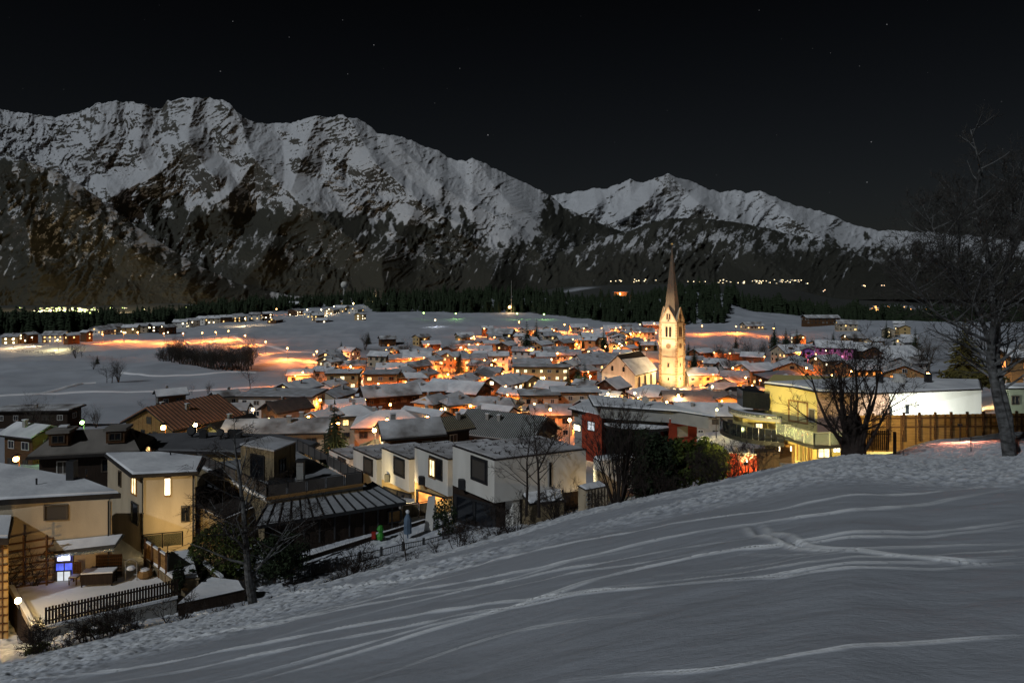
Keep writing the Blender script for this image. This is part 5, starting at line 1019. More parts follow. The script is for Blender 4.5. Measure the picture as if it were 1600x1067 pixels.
# ------------------------------------------------------------------ village houses
ORW = mat('orange brown render', (.42, .24, .10), .9, .2, .8, .01, 15); STR = RSNOW
HS = [
 # px, py(ridge), width px, rot, label, options
 (288, 626, 168, 62, 'big wooden chalet with reddish seamed roof and two pale chimneys', dict(wall=HONEY, gw=HONEY, H=9, pitch=.45, ribs=20, snow=mat('rusty seamed roof', (.42, .20, .12), .7, .3, .8), chim=2, asp=.95, lit=.1)),
 (148, 672, 165, 12, 'broad house with worn seamed hip roof at the left', dict(kind='halfhip', wall=DWOOD, snow=mat('worn grey roof', (.22, .20, .18), .8, .4, .5), H=8, asp=.55, pitch=.6, dorm=2, lit=.0)),
 (60, 637, 120, 3, 'long low shed with wide snowy roof at the left frame edge', dict(kind='flat', H=4.5, wall=DWOOD, asp=.4, lit=.0)),
 (52, 662, 90, -20, 'small dark barn with old snowy roof below the long low shed', dict(H=6, wall=WOOD, lit=.1, litm=ORL)),
 (267, 607, 58, 35, 'dark timber chalet with white lit side at the edge of the field', dict(wall=WOOD, gw=DWOOD, H=8)),
 (352, 610, 52, 40, 'small cream house at the field edge beside a dark shrub row', dict(wall=CREAM, H=7, lit=.3)),
 (350, 630, 82, 8, 'white walled house with plain snowy roof behind the big chalet', dict(wall=WHITE, H=6.5, asp=.5)),
 (442, 613, 125, -4, 'long white house with flat snowy roof and dark upper window', dict(kind='flat', wall=WHITE, H=8, asp=.6)),
 (447, 624, 84, 50, 'dark roofed house with solar panels and a brown chimney', dict(wall=GREYW, gw=WOOD, H=8, pitch=.5, snow=mat('bare dark roof', (.10, .08, .075), .7, .4, 1))),
 (362, 654, 96, 68, 'yellow lit cottage with dark boarded gable behind the flat roofs', dict(wall=YELLOW, gw=YELLOW, H=7, pitch=.5, snow=ROOFD, lit=.3)),
 (436, 654, 168, 6, 'wide house with smooth snow roof and two dark chimneys', dict(wall=CREAM, H=7.5, asp=.5, pitch=.34, chim=2, lit=.3, gw=WOOD)),
 (480, 668, 84, -8, 'wooden annex under a thick bright snow cap', dict(kind='flat', wall=HONEY, H=5, asp=.5, lit=0)),
 (464, 594, 74, 66, 'chalet with dark boarded gable and a white star of light on its ridge', dict(wall=WHITE, gw=WOOD, H=8.5)),
 (523, 606, 64, 70, 'cream gabled house glowing orange behind the tall garden fir', dict(wall=CREAM, H=8, lit=.4)),
 (505, 640, 60, 58, 'brown roofed house with orange gable left of the tall garden fir', dict(wall=ORW, H=8, lit=.2)),
 (556, 633, 74, 10, 'cream house with hipped snowy roof right of the tall garden fir', dict(kind='hip', wall=CREAM, H=8, lit=.2)),
 (608, 600, 105, 24, 'large barn with broad snowy roof and dark timber gable', dict(wall=DWOOD, gw=DWOOD, H=10, asp=.62, pitch=.5, lit=0)),
 (668, 597, 70, 12, 'pink lit roof house between the barn and the green grey roof', dict(wall=ORW, H=9)),
 (716, 594, 110, -26, 'long house with green grey roof and dark gable end', dict(wall=DWOOD, gw=DWOOD, H=9.5, asp=.6, pitch=.5, lit=0)),
 (676, 617, 66, 60, 'house with rounded snowy half hip roof and tiny chimney', dict(kind='halfhip', wall=OCHRE, H=8.5, lit=.2)),
 (716, 620, 62, 25, 'ochre house with half hip roof, white snow patch on its left', dict(kind='halfhip', wall=OCHRE, H=8.5, lit=.4, litm=HOT)),
 (772, 620, 96, -16, 'house with smooth pink snow half hip roof and cream walls', dict(kind='halfhip', wall=CREAM, H=8.5, asp=.6, lit=.4)),
 (612, 641, 124, 6, 'wide house with pink hipped roof and brick chimneys', dict(kind='hip', wall=CREAM, H=8, asp=.7, chim=2, lit=.2)),
 (640, 655, 118, 20, 'chalet with grey green snowy roof and lit wooden balcony', dict(wall=WOOD, gw=WOOD, H=8, pitch=.45, balc=1, lit=.45, litm=HOT)),
 (698, 652, 88, 34, 'dark house with pale yellowish seamed roof and one lit window', dict(wall=DWOOD, H=8, ribs=22, pitch=.5, lit=.25, litm=HOT, snow=mat('yellowish seamed roof', (.42, .38, .26), .8, .2, .6))),
 (792, 645, 172, -28, 'large house with striped seamed roof and dark timber gable', dict(wall=DWOOD, gw=DWOOD, H=8, asp=.75, ribs=44, pitch=.52, lit=0, chim=2, snow=mat('grey seamed roof', (.36, .37, .36), .8, .2, .6))),
 (748, 640, 66, -10, 'bluish snow roof behind the large striped roof', dict(wall=CREAM, H=8)),
 (592, 687, 66, 10, 'small pavilion with yellowish striped hip roof', dict(kind='hip', wall=DWOOD, H=5, pitch=.5, chim=0, snow=mat('yellowish seamed roof', (.4, .4, .3)), lit=0)),
 (784, 586, 74, 58, 'chalet with broad snowy roof and brightly lit balcony', dict(wall=OCHRE, gw=WOOD, H=9, pitch=.5, balc=1, lit=.5, litm=HOT)),
 (818, 585, 52, -40, 'pink gabled house right of the chalet with the bright balcony', dict(wall=CREAM, H=8, lit=.4)),
 (842, 613, 66, 4, 'cream flat roof house with roof terrace plants', dict(kind='flat', wall=CREAM, H=8, lit=.1)),
 (898, 608, 76, 0, 'tall cream flat roof block beside the tower street', dict(kind='flat', wall=CREAM, H=8.5, asp=.7, lit=.05)),
 (822, 640, 54, 6, 'orange lit patio house with glazed porch', dict(kind='flat', wall=ORW, H=4.5, lit=.6, litm=ORL)),
 (846, 571, 92, -3, 'school building with snowy roof and a long row of yellow windows', dict(kind='flat', wall=OCHRE, H=8, asp=.35, lit=.7, litm=PALEL)),
 (830, 560, 64, 5, 'snowy roofed hall behind the school building', dict(H=8, lit=.1)),
 (934, 552, 86, 18, 'large white fronted house with broad grey roof left of the nave', dict(wall=WHITE, H=9, pitch=.45, lit=.1)),
 (957, 590, 62, 50, 'dark timber gabled house in front of the nave', dict(wall=DWOOD, gw=DWOOD, H=9, pitch=.6, asp=1.0, lit=0)),
 (1020, 601, 78, 10, 'hip roof house with dark snowy roof below the church tower', dict(kind='hip', wall=WHITE, H=8, pitch=.5)),
 (1092, 611, 120, -5, 'brown roofed house with lit dormer below the church tower', dict(wall=YELLOW, H=7.5, asp=.5, dorm=1, lit=.3, snow=mat('thin brown roof snow', (.34, .27, .24), .8, .3, .6))),
 (1104, 611, 44, 80, 'left of two twin yellow gables right of the brown roof', dict(wall=YELLOW, H=7, lit=.2, snow=mat('thin brown roof snow', (.34, .27, .24)))),
 (1134, 613, 42, 82, 'right of two twin yellow gables under the lamp', dict(wall=YELLOW, H=7, lit=.2, snow=mat('thin brown roof snow', (.34, .27, .24)))),
 (1112, 629, 124, -6, 'house with broad bright snow roof and tall dark chimney', dict(wall=GREYW, H=7, asp=.6, pitch=.38, chim=2, lit=0)),
 (1128, 598, 46, 5, 'low house with bright white roof behind the square lamp', dict(H=6, wall=WHITE, lit=0)),
 (1160, 604, 52, 14, 'dark roofed house left of the yellow house', dict(H=7, wall=WOOD, lit=0, snow=ROOFD)),
 (1238, 561, 84, 68, 'large orange lit gabled house behind the yellow house roof', dict(wall=ORW, H=9, pitch=.42, lit=.05)),
 (1180, 567, 66, 22, 'orange lit house with snowy roof and square chimney', dict(wall=ORW, H=8, lit=.1)),
 (1226, 579, 78, 4, 'dark domed roof just behind the yellow house', dict(kind='hip', wall=DWOOD, H=6.5, snow=mat('dark blue roof snow', (.22, .24, .28), .7, .3, .5), chim=0, lit=0, pitch=.3)),
 (1246, 538, 80, 14, 'long orange lit house with three dormers', dict(wall=CREAM, H=9, pitch=.5, asp=.6, dorm=3, lit=.1)),
 (1262, 541, 30, 70, 'purple lit gable beside the three dormer roof', dict(wall=mat('purple light tint', (.35, .15, .5), .9, .1), H=9, lit=.3, litm=emi('pink light', (1, .3, .6), 2))),  # purple light is put into the wall colour
 (1302, 532, 66, -18, 'house with magenta floodlit facade', dict(wall=mat('magenta light tint', (.6, .2, .45), .9, .1), H=10, lit=.5, litm=emi('pink light', (1, .3, .6), 2))),  # wall colour carries the magenta floodlighting
 (1282, 492, 56, 3, 'long barn with snowy roof on the far right field', dict(H=9, wall=WOOD, asp=.35, lit=0)),
 (1322, 500, 34, -10, 'small farmhouse with lit window beside the long far barn', dict(H=8, lit=.4)),
 (1175, 503, 34, 8, 'lit farmhouse by the lamp at the wood edge right of the tower', dict(H=7, lit=.5)),
 (1096, 544, 42, 30, 'small dark roofed house right of the tower', dict(H=7, wall=WOOD, lit=0)),
 (1118, 560, 44, -20, 'low snowy roof right of the dark fir beside the tower', dict(H=7, lit=0)), (1084, 556, 36, 10, 'small house tucked between tower and dark fir', dict(H=7, lit=.1)),
 (1140, 545, 40, 12, 'unlit snowy roof in the gloom right of the tower', dict(H=7, wall=WOOD, lit=0)), (1176, 550, 44, -25, 'unlit house under the dark hedge right of the tower', dict(H=7, wall=WOOD, lit=0)),
 (1345, 535, 70, -12, 'dark snowy roof behind the wide bare tree', dict(H=8, wall=WOOD, lit=.1, litm=ORL)), (1395, 540, 80, 14, 'broad gloomy roof left of the yellow lit tree', dict(H=8, wall=WOOD, lit=.1, litm=ORL)),
 (1410, 566, 84, 66, 'orange lit gable seen through the branches of the wide bare tree', dict(H=8, wall=ORW, lit=.3, litm=ORL)), (1350, 562, 76, 8, 'orange snow roof behind the crown of the wide bare tree', dict(H=8, wall=ORW, lit=.3, litm=ORL)),
 (1590, 545, 60, 4, 'dim house with glowing red eave at the right frame edge', dict(H=8, wall=ORW, lit=.4, litm=ORL)),
 (519, 560, 30, 60, 'pale gabled house standing alone above the bare grove', dict(wall=WHITE, H=8, lit=0)), (553, 563, 42, 8, 'yellow lit flat fronted house beside the pale gabled house', dict(wall=OCHRE, H=7, lit=.4)),
 (470, 577, 44, 8, 'white terraced house with one orange lamp below the road', dict(wall=WHITE, H=7, lit=.1)), (594, 549, 40, -15, 'grey roofed house beyond the dark round tree', dict(H=7.5, lit=.1)),
 (538, 580, 56, 4, 'apartment block with several yellow lit windows', dict(kind='flat', wall=OCHRE, H=8.5, lit=.55, litm=PALEL)), (597, 581, 58, 3, 'apartment block with warm lit upper floor', dict(kind='flat', wall=ORW, H=8.5, lit=.5)),
 (640, 582, 62, 4, 'long hall with arched orange lit front', dict(kind='halfhip', wall=ORW, H=8, asp=.5, lit=.6, litm=ORL)), (666, 578, 40, 60, 'pink roofed gable right of the arched hall', dict(wall=ORW, H=8, lit=.1)),
 (626, 553, 44, 12, 'long low roof left of the red lit tree', dict(H=7, lit=.2)), (652, 549, 48, 5, 'house with three lit windows under the red lit tree', dict(wall=OCHRE, H=8, lit=.6)), (690, 548, 40, 55, 'orange gabled house in the upper village row', dict(wall=ORW, H=8, lit=.2)),
 (724, 532, 36, 4, 'upper house with two bright square windows', dict(H=7, lit=.6, litm=HOT)), (712, 549, 48, 50, 'orange gabled house left of the lamp cluster', dict(wall=ORW, H=8, lit=.1)), (740, 552, 46, 10, 'pink roofed house beside the lamp cluster', dict(wall=CREAM, H=8, lit=.3)),
 (779, 549, 34, 3, 'three storey white house lit by the lamp cluster', dict(wall=WHITE, H=9, lit=.2)), (783, 513, 46, -10, 'dark farmhouse on the field edge above the village', dict(wall=DWOOD, H=9, lit=.1)), (792, 533, 38, 60, 'dark gabled house below the farmhouse', dict(wall=WOOD, H=8, lit=.1)),
 (862, 519, 30, 5, 'green lit terraced house in the upper middle', dict(H=8, lit=.3)), (888, 524, 44, 14, 'grey roof with dark chimney in the upper middle', dict(H=8, lit=.1)), (926, 519, 40, 4, 'terraced house with rows of yellow windows near the lamps', dict(wall=OCHRE, H=9, lit=.7)),
 (846, 532, 40, 50, 'brown gabled house below the green lit terraces', dict(wall=ORW, H=8, lit=0)), (868, 541, 44, 5, 'orange walled house in the upper middle', dict(wall=ORW, H=8, lit=.2)), (888, 546, 46, -8, 'low lit house with green window beside the big white fronted house', dict(H=7, lit=.5)),
 (904, 506, 30, 5, 'snow roofed house at the wood edge lamp', dict(H=7, lit=.1)), (955, 508, 28, -5, 'pale house under the wood edge, left of three', dict(H=7, lit=.3)), (974, 507, 30, 8, 'pale house under the wood edge, middle of three', dict(H=7, lit=.2)), (1004, 512, 38, 5, 'pale house under the wood edge, right of three', dict(H=8, lit=.2)),
 (1012, 533, 30, 4, 'orange lit roof on the snowfield left of the tower', dict(H=6, wall=ORW, lit=.1)), (1016, 503, 26, 0, 'dark snowy cabin in front of the woods left of the spire', dict(H=6, wall=WOOD, lit=0)),
]
HPOS = []
for px, py, w_, rt, lab, o in HS:
    h = house(px, py, w_, rt, lab, **o); HPOS.append((h.location.x, h.location.y))
# hamlet on the left along the wood and up the hill
HL = [(20, 521, 28), (47, 519, 20), (88, 517, 36), (112, 520, 24), (135, 516, 20), (160, 509, 34), (180, 506, 28), (205, 507, 26), (222, 505, 24), (243, 504, 32), (262, 507, 26), (283, 499, 24), (300, 497, 24), (318, 494, 24), (336, 493, 24), (353, 492, 24), (371, 490, 26),
      (396, 477, 26), (399, 488, 20), (418, 487, 20), (430, 496, 22), (459, 471, 30), (462, 482, 22), (482, 486, 18), (496, 489, 24), (503, 497, 20), (519, 480, 22), (534, 477, 26), (547, 466, 36), (556, 479, 24), (563, 488, 18)]
ordn = ['first', 'second', 'third', 'fourth', 'fifth', 'sixth', 'seventh', 'eighth', 'ninth', 'tenth', 'eleventh', 'twelfth', 'thirteenth', 'fourteenth', 'fifteenth', 'sixteenth', 'seventeenth', 'eighteenth', 'nineteenth', 'twentieth']
for i, (px, py, w_) in enumerate(HL):
    rn = random.Random(i + 100); lowr = i < 17
    lab = ('%s house from the left in the low row at the wood edge' % ordn[i]) if lowr else ('%s house from the left in the hamlet climbing the far hill' % ordn[i - 17])
    house(px, py, w_, rn.choice((-20, 8, 30, 60, 75)), lab, H=8, wall=rn.choice((CREAM, WOOD, WHITE, OCHRE)), lit=.42 if i not in (0, 2, 28) else .9, litm=rn.choice((WARM, HOT)), lo=420, group='houses of the far left hamlet', Y=None if lowr else min(1050, max(700, solveY(px, py, 8, 420))), gy=None if lowr else -(py - HOR) / F * min(1050, max(700, solveY(px, py, 8, 420))) - 8)
# small houses filling the crowded village centre
rn = random.Random(77); k = 0; CRW = []
for _ in range(900):
    if k >= 95: break
    Y = rn.uniform(150, 560); px = rn.uniform(480, 1000) if rn.random() < .78 else rn.uniform(1080, 1440)
    if Y > 480 and px < 760: continue
    if Y > 400 and px < 600: continue
    if Y > 330 and 1000 < px < 1240: continue
    X = U(px) * Y
    if min((X - a) ** 2 + (Y - b) ** 2 for a, b in HPOS) < 14 ** 2 or (abs(X - 57) < 16 and 235 < Y < 290): continue
    HPOS.append((X, Y)); k += 1; wd = rn.uniform(10, 15)
    py = HOR - (T(X, Y) + rn.uniform(6.5, 8)) / Y * F
    CRW.append(house(px, py, wd * F / Y, rn.choice((-30, -12, 6, 20, 45, 65, 80)), 'small village house', H=8, Y=Y, wall=rn.choice((CREAM, ORW, WHITE, OCHRE, WOOD)), lit=.22, litm=rn.choice((WARM, ORL, PALEL, HOT)), group='crowded small village houses'))
    CRW[-1]['py'] = py; CRW[-1]['px'] = px
def bands(obs, what, names):
    g = {}
    for o in obs:
        py = o['py']; b = 0 if py < 535 else 1 if py < 550 else 2 if py < 575 else 3 if py < 600 else 4
        sd_ = 'left' if o['px'] < 1051 else 'right'; g.setdefault((b, sd_), []).append(o)
    for (b, sd_), l in g.items():
        for i, o in enumerate(sorted(l, key=lambda o: o['px'])): o['label'] = what + ' ' + names[b] + ' ' + sd_ + ' of the tower, ' + ordw(i) + ' from the left'
    for o in obs: del o['px']; del o['py']
BN = ['by the woods', 'in the top rows', 'in the upper rows', 'in the middle rows', 'in the near rows']
bands(CRW, 'small snow roofed house', BN)
# ------------------------------------------------------------------ street lamps
road = [(215, 519), (256, 521), (286, 521), (316, 520), (337, 519), (357, 517), (383, 524), (415, 534), (449, 544), (495, 549)]
for i, (px, py) in enumerate(road): lamp(px, py, '%s street lamp from the left along the snowy field road' % ordn[i], 7, 26000, (1, .27, .05), group='lamps along the field road', lo=380, r=.5)
LM = [(193, 519, 5000, SODC), (752, 556, 2600, SODC), (757, 563, 2600, SODC), (774, 562, 2600, SODC), (768, 570, 2600, SODC), (811, 503, 6000, SODC), (847, 514, 6000, SODC), (882, 507, 6000, SODC), (925, 517, 5000, SODC), (912, 513, 2500, SODC), (960, 534, 4000, SODC), (946, 541, 3500, SODC), (978, 516, 5000, SODC),
      (985, 521, 4000, SODC), (1000, 507, 4000, SODC), (966, 544, 4000, SODC), (968, 537, 4000, WRM), (1097, 509, 3500, SODC), (1150, 510, 4500, SODC), (1209, 513, 3500, SODC), (1113, 604, 1500, WRM), (890, 656, 420, WRM), (473, 582, 1400, SODC), (875, 598, 1700, YLC), (922, 588, 1500, (1, .9, .7)), (680, 500, 300, COOL),
      (128, 660, 150, GRC), (25, 717, 120, SODC), (630, 575, 1500, SODC), (588, 590, 1200, SODC), (548, 573, 1500, WRM), (700, 585, 1600, SODC), (735, 600, 900, SODC), (655, 565, 1800, SODC), (830, 545, 1800, SODC), (905, 560, 1500, SODC), (850, 590, 900, WRM), (540, 640, 420, SODC), (570, 625, 480, SODC), (500, 625, 420, SODC),
      (585, 672, 260, WRM), (700, 632, 500, WRM), (800, 634, 420, SODC), (835, 632, 420, WRM), (860, 640, 380, SODC), (395, 640, 500, WRM), (420, 655, 240, YLC), (370, 662, 120, YLC), (1165, 590, 1500, SODC), (1200, 572, 1700, SODC), (1260, 575, 1600, SODC), (1145, 575, 1300, SODC), (1330, 580, 1300, SODC), (1400, 588, 1200, SODC),
      (1450, 585, 900, SODC), (1290, 548, 150, (1, .25, .7)), (1520, 590, 500, YLC), (1120, 640, 200, YLC), (480, 484, 2500, WRM), (383, 498, 3000, WRM), (502, 484, 2500, WRM), (552, 474, 3000, YLC), (522, 479, 2500, WRM), (432, 483, 1500, SODC), (20, 530, 1100, WRM), (90, 531, 1300, YLC), (50, 527, 1500, WRM), (160, 522, 2500, SODC),
      (610, 540 + 10, 1800, SODC), (940, 505 + 8, 3500, SODC), (1025, 520, 2500, SODC), (895, 530, 2500, SODC), (870, 552, 1500, SODC), (815, 575, 1200, SODC), (1060, 618, 500, WRM), (950, 615, 900, WRM), (255, 668, 160, SODC), (345, 645, 160, SODC), (600, 610, 700, SODC), (690, 640, 350, SODC), (1010, 545, 1800, SODC), (528, 662, 500, SODC), (605, 656, 500, SODC), (668, 652, 420, SODC), (735, 634, 450, SODC), (852, 652, 420, SODC), (882, 632, 500, SODC), (934, 606, 700, SODC), (992, 614, 500, WRM), (1042, 628, 420, SODC), (232, 684, 160, SODC), (305, 664, 220, WRM), (482, 652, 420, SODC), (648, 612, 700, SODC), (708, 616, 600, SODC), (790, 604, 700, SODC), (610, 632, 500, SODC), (455, 632, 300, WRM), (1210, 590, 1200, SODC), (1300, 586, 1100, SODC)]  # later entries add extra unseen lamps for more orange among the roofs
reg = lambda px, py: ('on the far hill hamlet' if py < 500 and px < 600 else 'at the far wood edge' if py < 512 else 'in the upper village' if py < 560 else 'in the village middle' if py < 610 else 'among the near roofs')
seen = {}
for i, (px, py, pw_, c_) in enumerate(sorted(LM)):
    rg = reg(px, py); seen[rg] = seen.get(rg, 0) + 1; n_ = seen[rg]
    cn = 'orange' if c_ == SODC else 'warm white' if c_ == WRM else 'yellow' if c_ == YLC else 'green' if c_ == GRC else 'white'
    gm = SOD if py > 560 else SODF
    if c_ in (WRM, COOL) or cn == 'white': gm = YEL if py > 560 else emi('far warm lamp', (1, .72, .38), 14)
    if c_ == GRC: gm = GRN
    if c_ == YLC: gm = emi('yellow village lamp', (1, .8, .3), 20)
    nth = ordn[n_ - 1] if n_ <= 20 else 'twenty ' + ordn[n_ - 21]
    lamp(px, py, '%s street lamp %s, %s from the left there' % (cn, rg, nth), 6.5, pw_ * (6.5 if py < 620 else 8), c_, gm, group='village street lamps', lo=(75 if py > 625 else 110) if py > 560 else 300, r=.28)
LL = []  # random lamps added near the houses to deepen the orange glow
rn = random.Random(21)
for (x_, y_) in HPOS[len(HS):] + HPOS[40:len(HS)]:
    if rn.random() < .25 or len(LL) > 110: continue
    X = x_ + rn.uniform(-8, 8); Y = y_ - rn.uniform(8, 11)
    if Y < 130: continue
    px = CX + X / Y * F; py = HOR - (T(X, Y) + 5.5) / Y * F
    if px > 1300 or 1030 < px < 1075 or Y < 150: continue
    LL.append(lamp(px, py, 'lamp', 5.5, rn.uniform(6000, 16000), SODC, Y=Y, group='small lamps added in the village lanes', r=.14)); LL[-1]['px'] = px; LL[-1]['py'] = py
bands(LL, 'small added lane lamp', BN)
# green lamps before the wood and the mast
for i, px in enumerate((662, 712, 808, 850)):
    lamp(px, (489, 490, 490, 491)[i], 'green lamp at the foot of the wood, %s from the left' % ordn[i], 6, (300, 1500, 1500, 2600)[i], GRC, emi('far green lamp', (.5, 1, .2), 14), group='green lamps at the wood edge', lo=600)
q = P(799, 492, 820); t = thing('radio_mast', 'thin lit mast rising above the wood edge', 'mast', q); MB(False).tube([(0, 0, 0), (0, 0, 40)], [.35, .2], 5).obj('pole', GREYW, t); MB(False).ball((-2, -1, 9), 1.6, 8).obj('lamp_head', SODF, t); light('lamp_light', q + Vector((-2, -4, 9)), 4000, WRM)
q = P(538, 455, 1350); t = thing('radar_dome', 'pale round dome above the treetops of the far hill', 'dome', q); MB(False).ball((0, 0, 12), 6.8, 20).obj('shell', WHITE, t); MB(False).tube([(0, 0, -40), (0, 0, 7)], 2.5, 8).obj('stand', GREYW, t)
# little church on the far hill
q = P(587, 474, 980); t = thing('hill_chapel', 'tiny lit chapel tower at the top of the far hamlet', 'chapel', q)
MB(False).box((0, 0, 6), (5, 5, 14)).obj('tower', CREAM, t); MB(False).box((-8, 0, 1), (12, 7, 6)).obj('nave', CREAM, t); m = MB(False); m.tube([(0, 0, 13), (0, 0, 16), (0, 0, 17.5), (0, 0, 21)], [3.4, 2.8, 1.2, .1], 8); m.obj('spire', TILE, t)
for z in (4, 9): put_window(t, (0, -2.52, z), 0, 1.6, 2.4, PALEL, simple=True)
MB(False).prism([(-14.5, -4), (-1.9, -4), (-1.9, 4), (-14.5, 4)], 4, [4.1, 4.1, 4.1, 4.1], top=[(-14, -.3), (-2, -.3), (-2, .3), (-14, .3)]).obj('roof', RSNOW, t); light('chapel_light', q + Vector((-3, -9, 3)), 3500, (1, .85, .45))
# floodlight for the white facade, yellow facade, house fronts near by
def fix(px, py, Y, label, aim, pw_, col, sp=130, size=.1, zoff=0):
    p = P(px, py, Y); t = thing('wall_light', label, 'floodlight', p); MB(False).box((0, 0, 0), (.28, .16, .2)).obj('housing', DARK, t); MB(False).tube([(0, 0, -1.2), (0, 0, -.1)], .03, 5).obj('stem', DARK, t)
    d = (Vector(aim) - p).normalized(); light('lamp_light', p + d * .3, pw_, col, size, sp, aim); return t
fix(1455, 679, 56.5, 'white floodlight hidden behind the plank fence', (U(1475) * 62, 62, -11.6), 2600, (.93, 1, .92), 150)
fix(1400, 676, 56.5, 'second white floodlight behind the plank fence near the wide bare tree', (U(1420) * 61, 61, -12.3), 1500, (.96, 1, .86), 140)
fix(1165, 724, 50, 'yellow floodlight in the garden below the curved balconies', (U(1235) * 62, 62, -11), 17000, (1, .80, .30), 100)
p = frm(1229, 700, -14.3) ; light('porch_light', (U(1229) * 58.8, 58.8, -14.2), 40, (1, .5, .22), .1); light('porch_light', (U(1262) * 58, 58, -14.3), 60, (1, .5, .22), .1)
fix(1500, 664, 52.3, 'small orange light on the plank fence above the rippled snow bank', (U(1490) * 49, 48.5, -12.6), 650, (1, .30, .16), 160)
fix(1340, 596, 66, 'cool floodlight standing on the snowy flat roof of the yellow house', (U(1330) * 63, 62.5, ZY), 260, (.7, .8, 1), 170)
fix(1480, 594, 66, 'cool floodlight on the roof above the white wall', (U(1470) * 63, 63, ZY), 160, (.8, .86, 1), 170)
for nm, (px, py, Y), pw_, col, sz in (('terrace_lamp', (28, 938, 37.6), 260, (1, .62, .22), .12),):
    p = P(px, py, Y); t = thing('terrace_lamp', 'bright warm lamp on the corner wall of the terrace', 'lamp', p); MB(False).ball((0, 0, 0), .15, 10).obj('globe', emi('terrace lamp glow', (1, .72, .3), 90), t); MB(False).tube([(.1, .1, -.8), (0, 0, -.12)], .04, 5).obj('stem', DARK, t); l = light('lamp_light', p + Vector((-.05, -.1, .25)), pw_, col, sz)
fix(-40, 1010, 36, 'warm yard light below the house wing at the frame edge', (U(40) * 43, 43, -17), 150, (1, .60, .26), 130)
fix(238, 842, 49, 'warm path light between the two cream houses', (U(262) * 53, 53, -17.5), 330, (1, .74, .36), 150)
fix(262, 850, 49.5, 'warm path light at the foot of the board clad balcony block', (U(320) * 53, 54, -18), 200, (1, .66, .25), 150)
a0, _ = hit(CA, CB, 101, 852); light('door_light', (a0.x, a0.y - .35, a0.z - .25), 7, (.4, .45, 1), .1)
fix(960, 790, 53, 'warm floodlight on the snow before the many stemmed bush', (U(900) * 55, 56, -16.5), 650, (1, .70, .34), 150)
fix(905, 742, 61, 'warm light behind the garden shed aimed at the pale garage', (U(965) * 62, 63, -18), 150, (1, .85, .5), 150)
fix(690, 792, 57, 'warm light in the patio below the half lit corner window', (U(680) * 61, 62, -18), 110, (1, .68, .28), 150)
fix(630, 775, 63, 'warm light between the white cube houses', (U(610) * 68, 70, -19), 420, (1, .72, .34), 150); fix(583, 768, 68, 'yellow light between the farther white cube houses', (U(560) * 75, 76, -20.5), 500, (1, .76, .34), 150)
fix(545, 745, 80, 'warm light at the far end of the white cube row', (U(540) * 86, 86, -21), 300, (1, .6, .3), 150)
# ------------------------------------------------------------------ far valley villages
def far_village(name, label, pts, col, st, r, pw_=0, lc=None):
    hs_ = MB(); gl_ = MB(); rn = random.Random(len(pts)); c = None
    for px, py in pts:
        Y = solveY(px, py, 6, 3000, 7300); p = P(px, py, Y); c = p if c is None else c
        hs_.box((p.x + rn.uniform(-8, 8), p.y + 14, p.z - 1), (rn.uniform(12, 22), 12, 9), rn.uniform(0, 3)); gl_.ball(tuple(p), r * rn.uniform(.5, 1.2), 5)
    o = hs_.obj(name, RSNOW); tag(o, label, kind='stuff'); g = gl_.obj('lamp_lights', emi(name + ' glow', col, st), o); ORG[o.name] = None
    if pw_:
        mx_ = sum(p[0] for p in pts) / len(pts); my = min(p[1] for p in pts); Y = min(solveY(mx_, my, 6, 3000, 7300) * .97, 4300); light('village_light', P(mx_, my - 26, Y), pw_, lc or col, 20, 150, P(mx_ + (60 if mx_ < 1000 else 0), my - 80, Y + 1500), .8)
rn = random.Random(5)
far_village('valley_village', 'far village sparkling yellow green on the valley floor at the left', [(rn.gauss(100, 22), rn.uniform(481, 490)) for _ in range(90)] + [(rn.uniform(55, 160), rn.uniform(486, 492)) for _ in range(30)], (.75, 1, .25), 5, 4.2, 1.2e7, (.8, 1, .42))
far_village('valley_village', 'scattered far warm lights along the foot of the mountain range', [(rn.uniform(170, 370), rn.uniform(478, 484)) for _ in range(26)], (1, .7, .3), 5, 4)
for px, pw_ in ((60, 2.2e7), (190, 2.6e7), (330, 2.8e7), (470, 2.4e7), (640, 1.3e7)):  # unseen spots added to warm the mountain foot, standing in for glowing haze
    light('slope_glow_fill', P(px, 466, 4500), pw_, (1, .68, .38), 25, 165, P(px + 20, 330, 6500), .9)
far_village('terrace_village', 'row of tiny warm lights on the far terrace right of the spire', [(rn.uniform(1120, 1265), rn.uniform(437, 443)) for _ in range(40)] + [(rn.uniform(950, 1030), rn.uniform(436, 441)) for _ in range(12)] + [(1075 + i * 9, 440) for i in range(4)], (1, .75, .4), 4, 4.2)
far_village('slope_village', 'strip of orange lights on the far slope at the right', [(rn.gauss(1385, 22), 482 + rn.uniform(-3, 3)) for _ in range(36)] + [(rn.uniform(1440, 1475), rn.uniform(483, 490)) for _ in range(12)], (1, .40, .10), 6, 4.5, 4e6, (1, .4, .12))
far_village('valley_farm', 'few far farm lights in the valley left of the wide bare tree', [(1289, 453), (1350, 446), (1352, 447), (1378, 446), (1382, 446), (1287, 455)], (1, .6, .3), 6, 4)
q = P(970, 462, 1180); t = thing('hill_farm', 'orange lit farm on the wooded hill left of the spire', 'farm', q); MB(False).box((0, 0, 3), (22, 10, 7)).obj('wall', ORW, t); MB(False).prism([(-13, -6), (13, -6), (13, 6), (-13, 6)], 6.5, 6.6, top=[(-11, -.3), (11, -.3), (11, .3), (-11, .3)]).obj('roof', RSNOW, t)
MB(False).ball((-3, -8, 3), 2, 6).obj('lamp_head', SODF, t); light('farm_light', q + Vector((-3, -14, 6)), 9000, SODC, 1); light('farm_light', q + Vector((24, -10, 6)), 3000, (.8, 1, .9), 1)
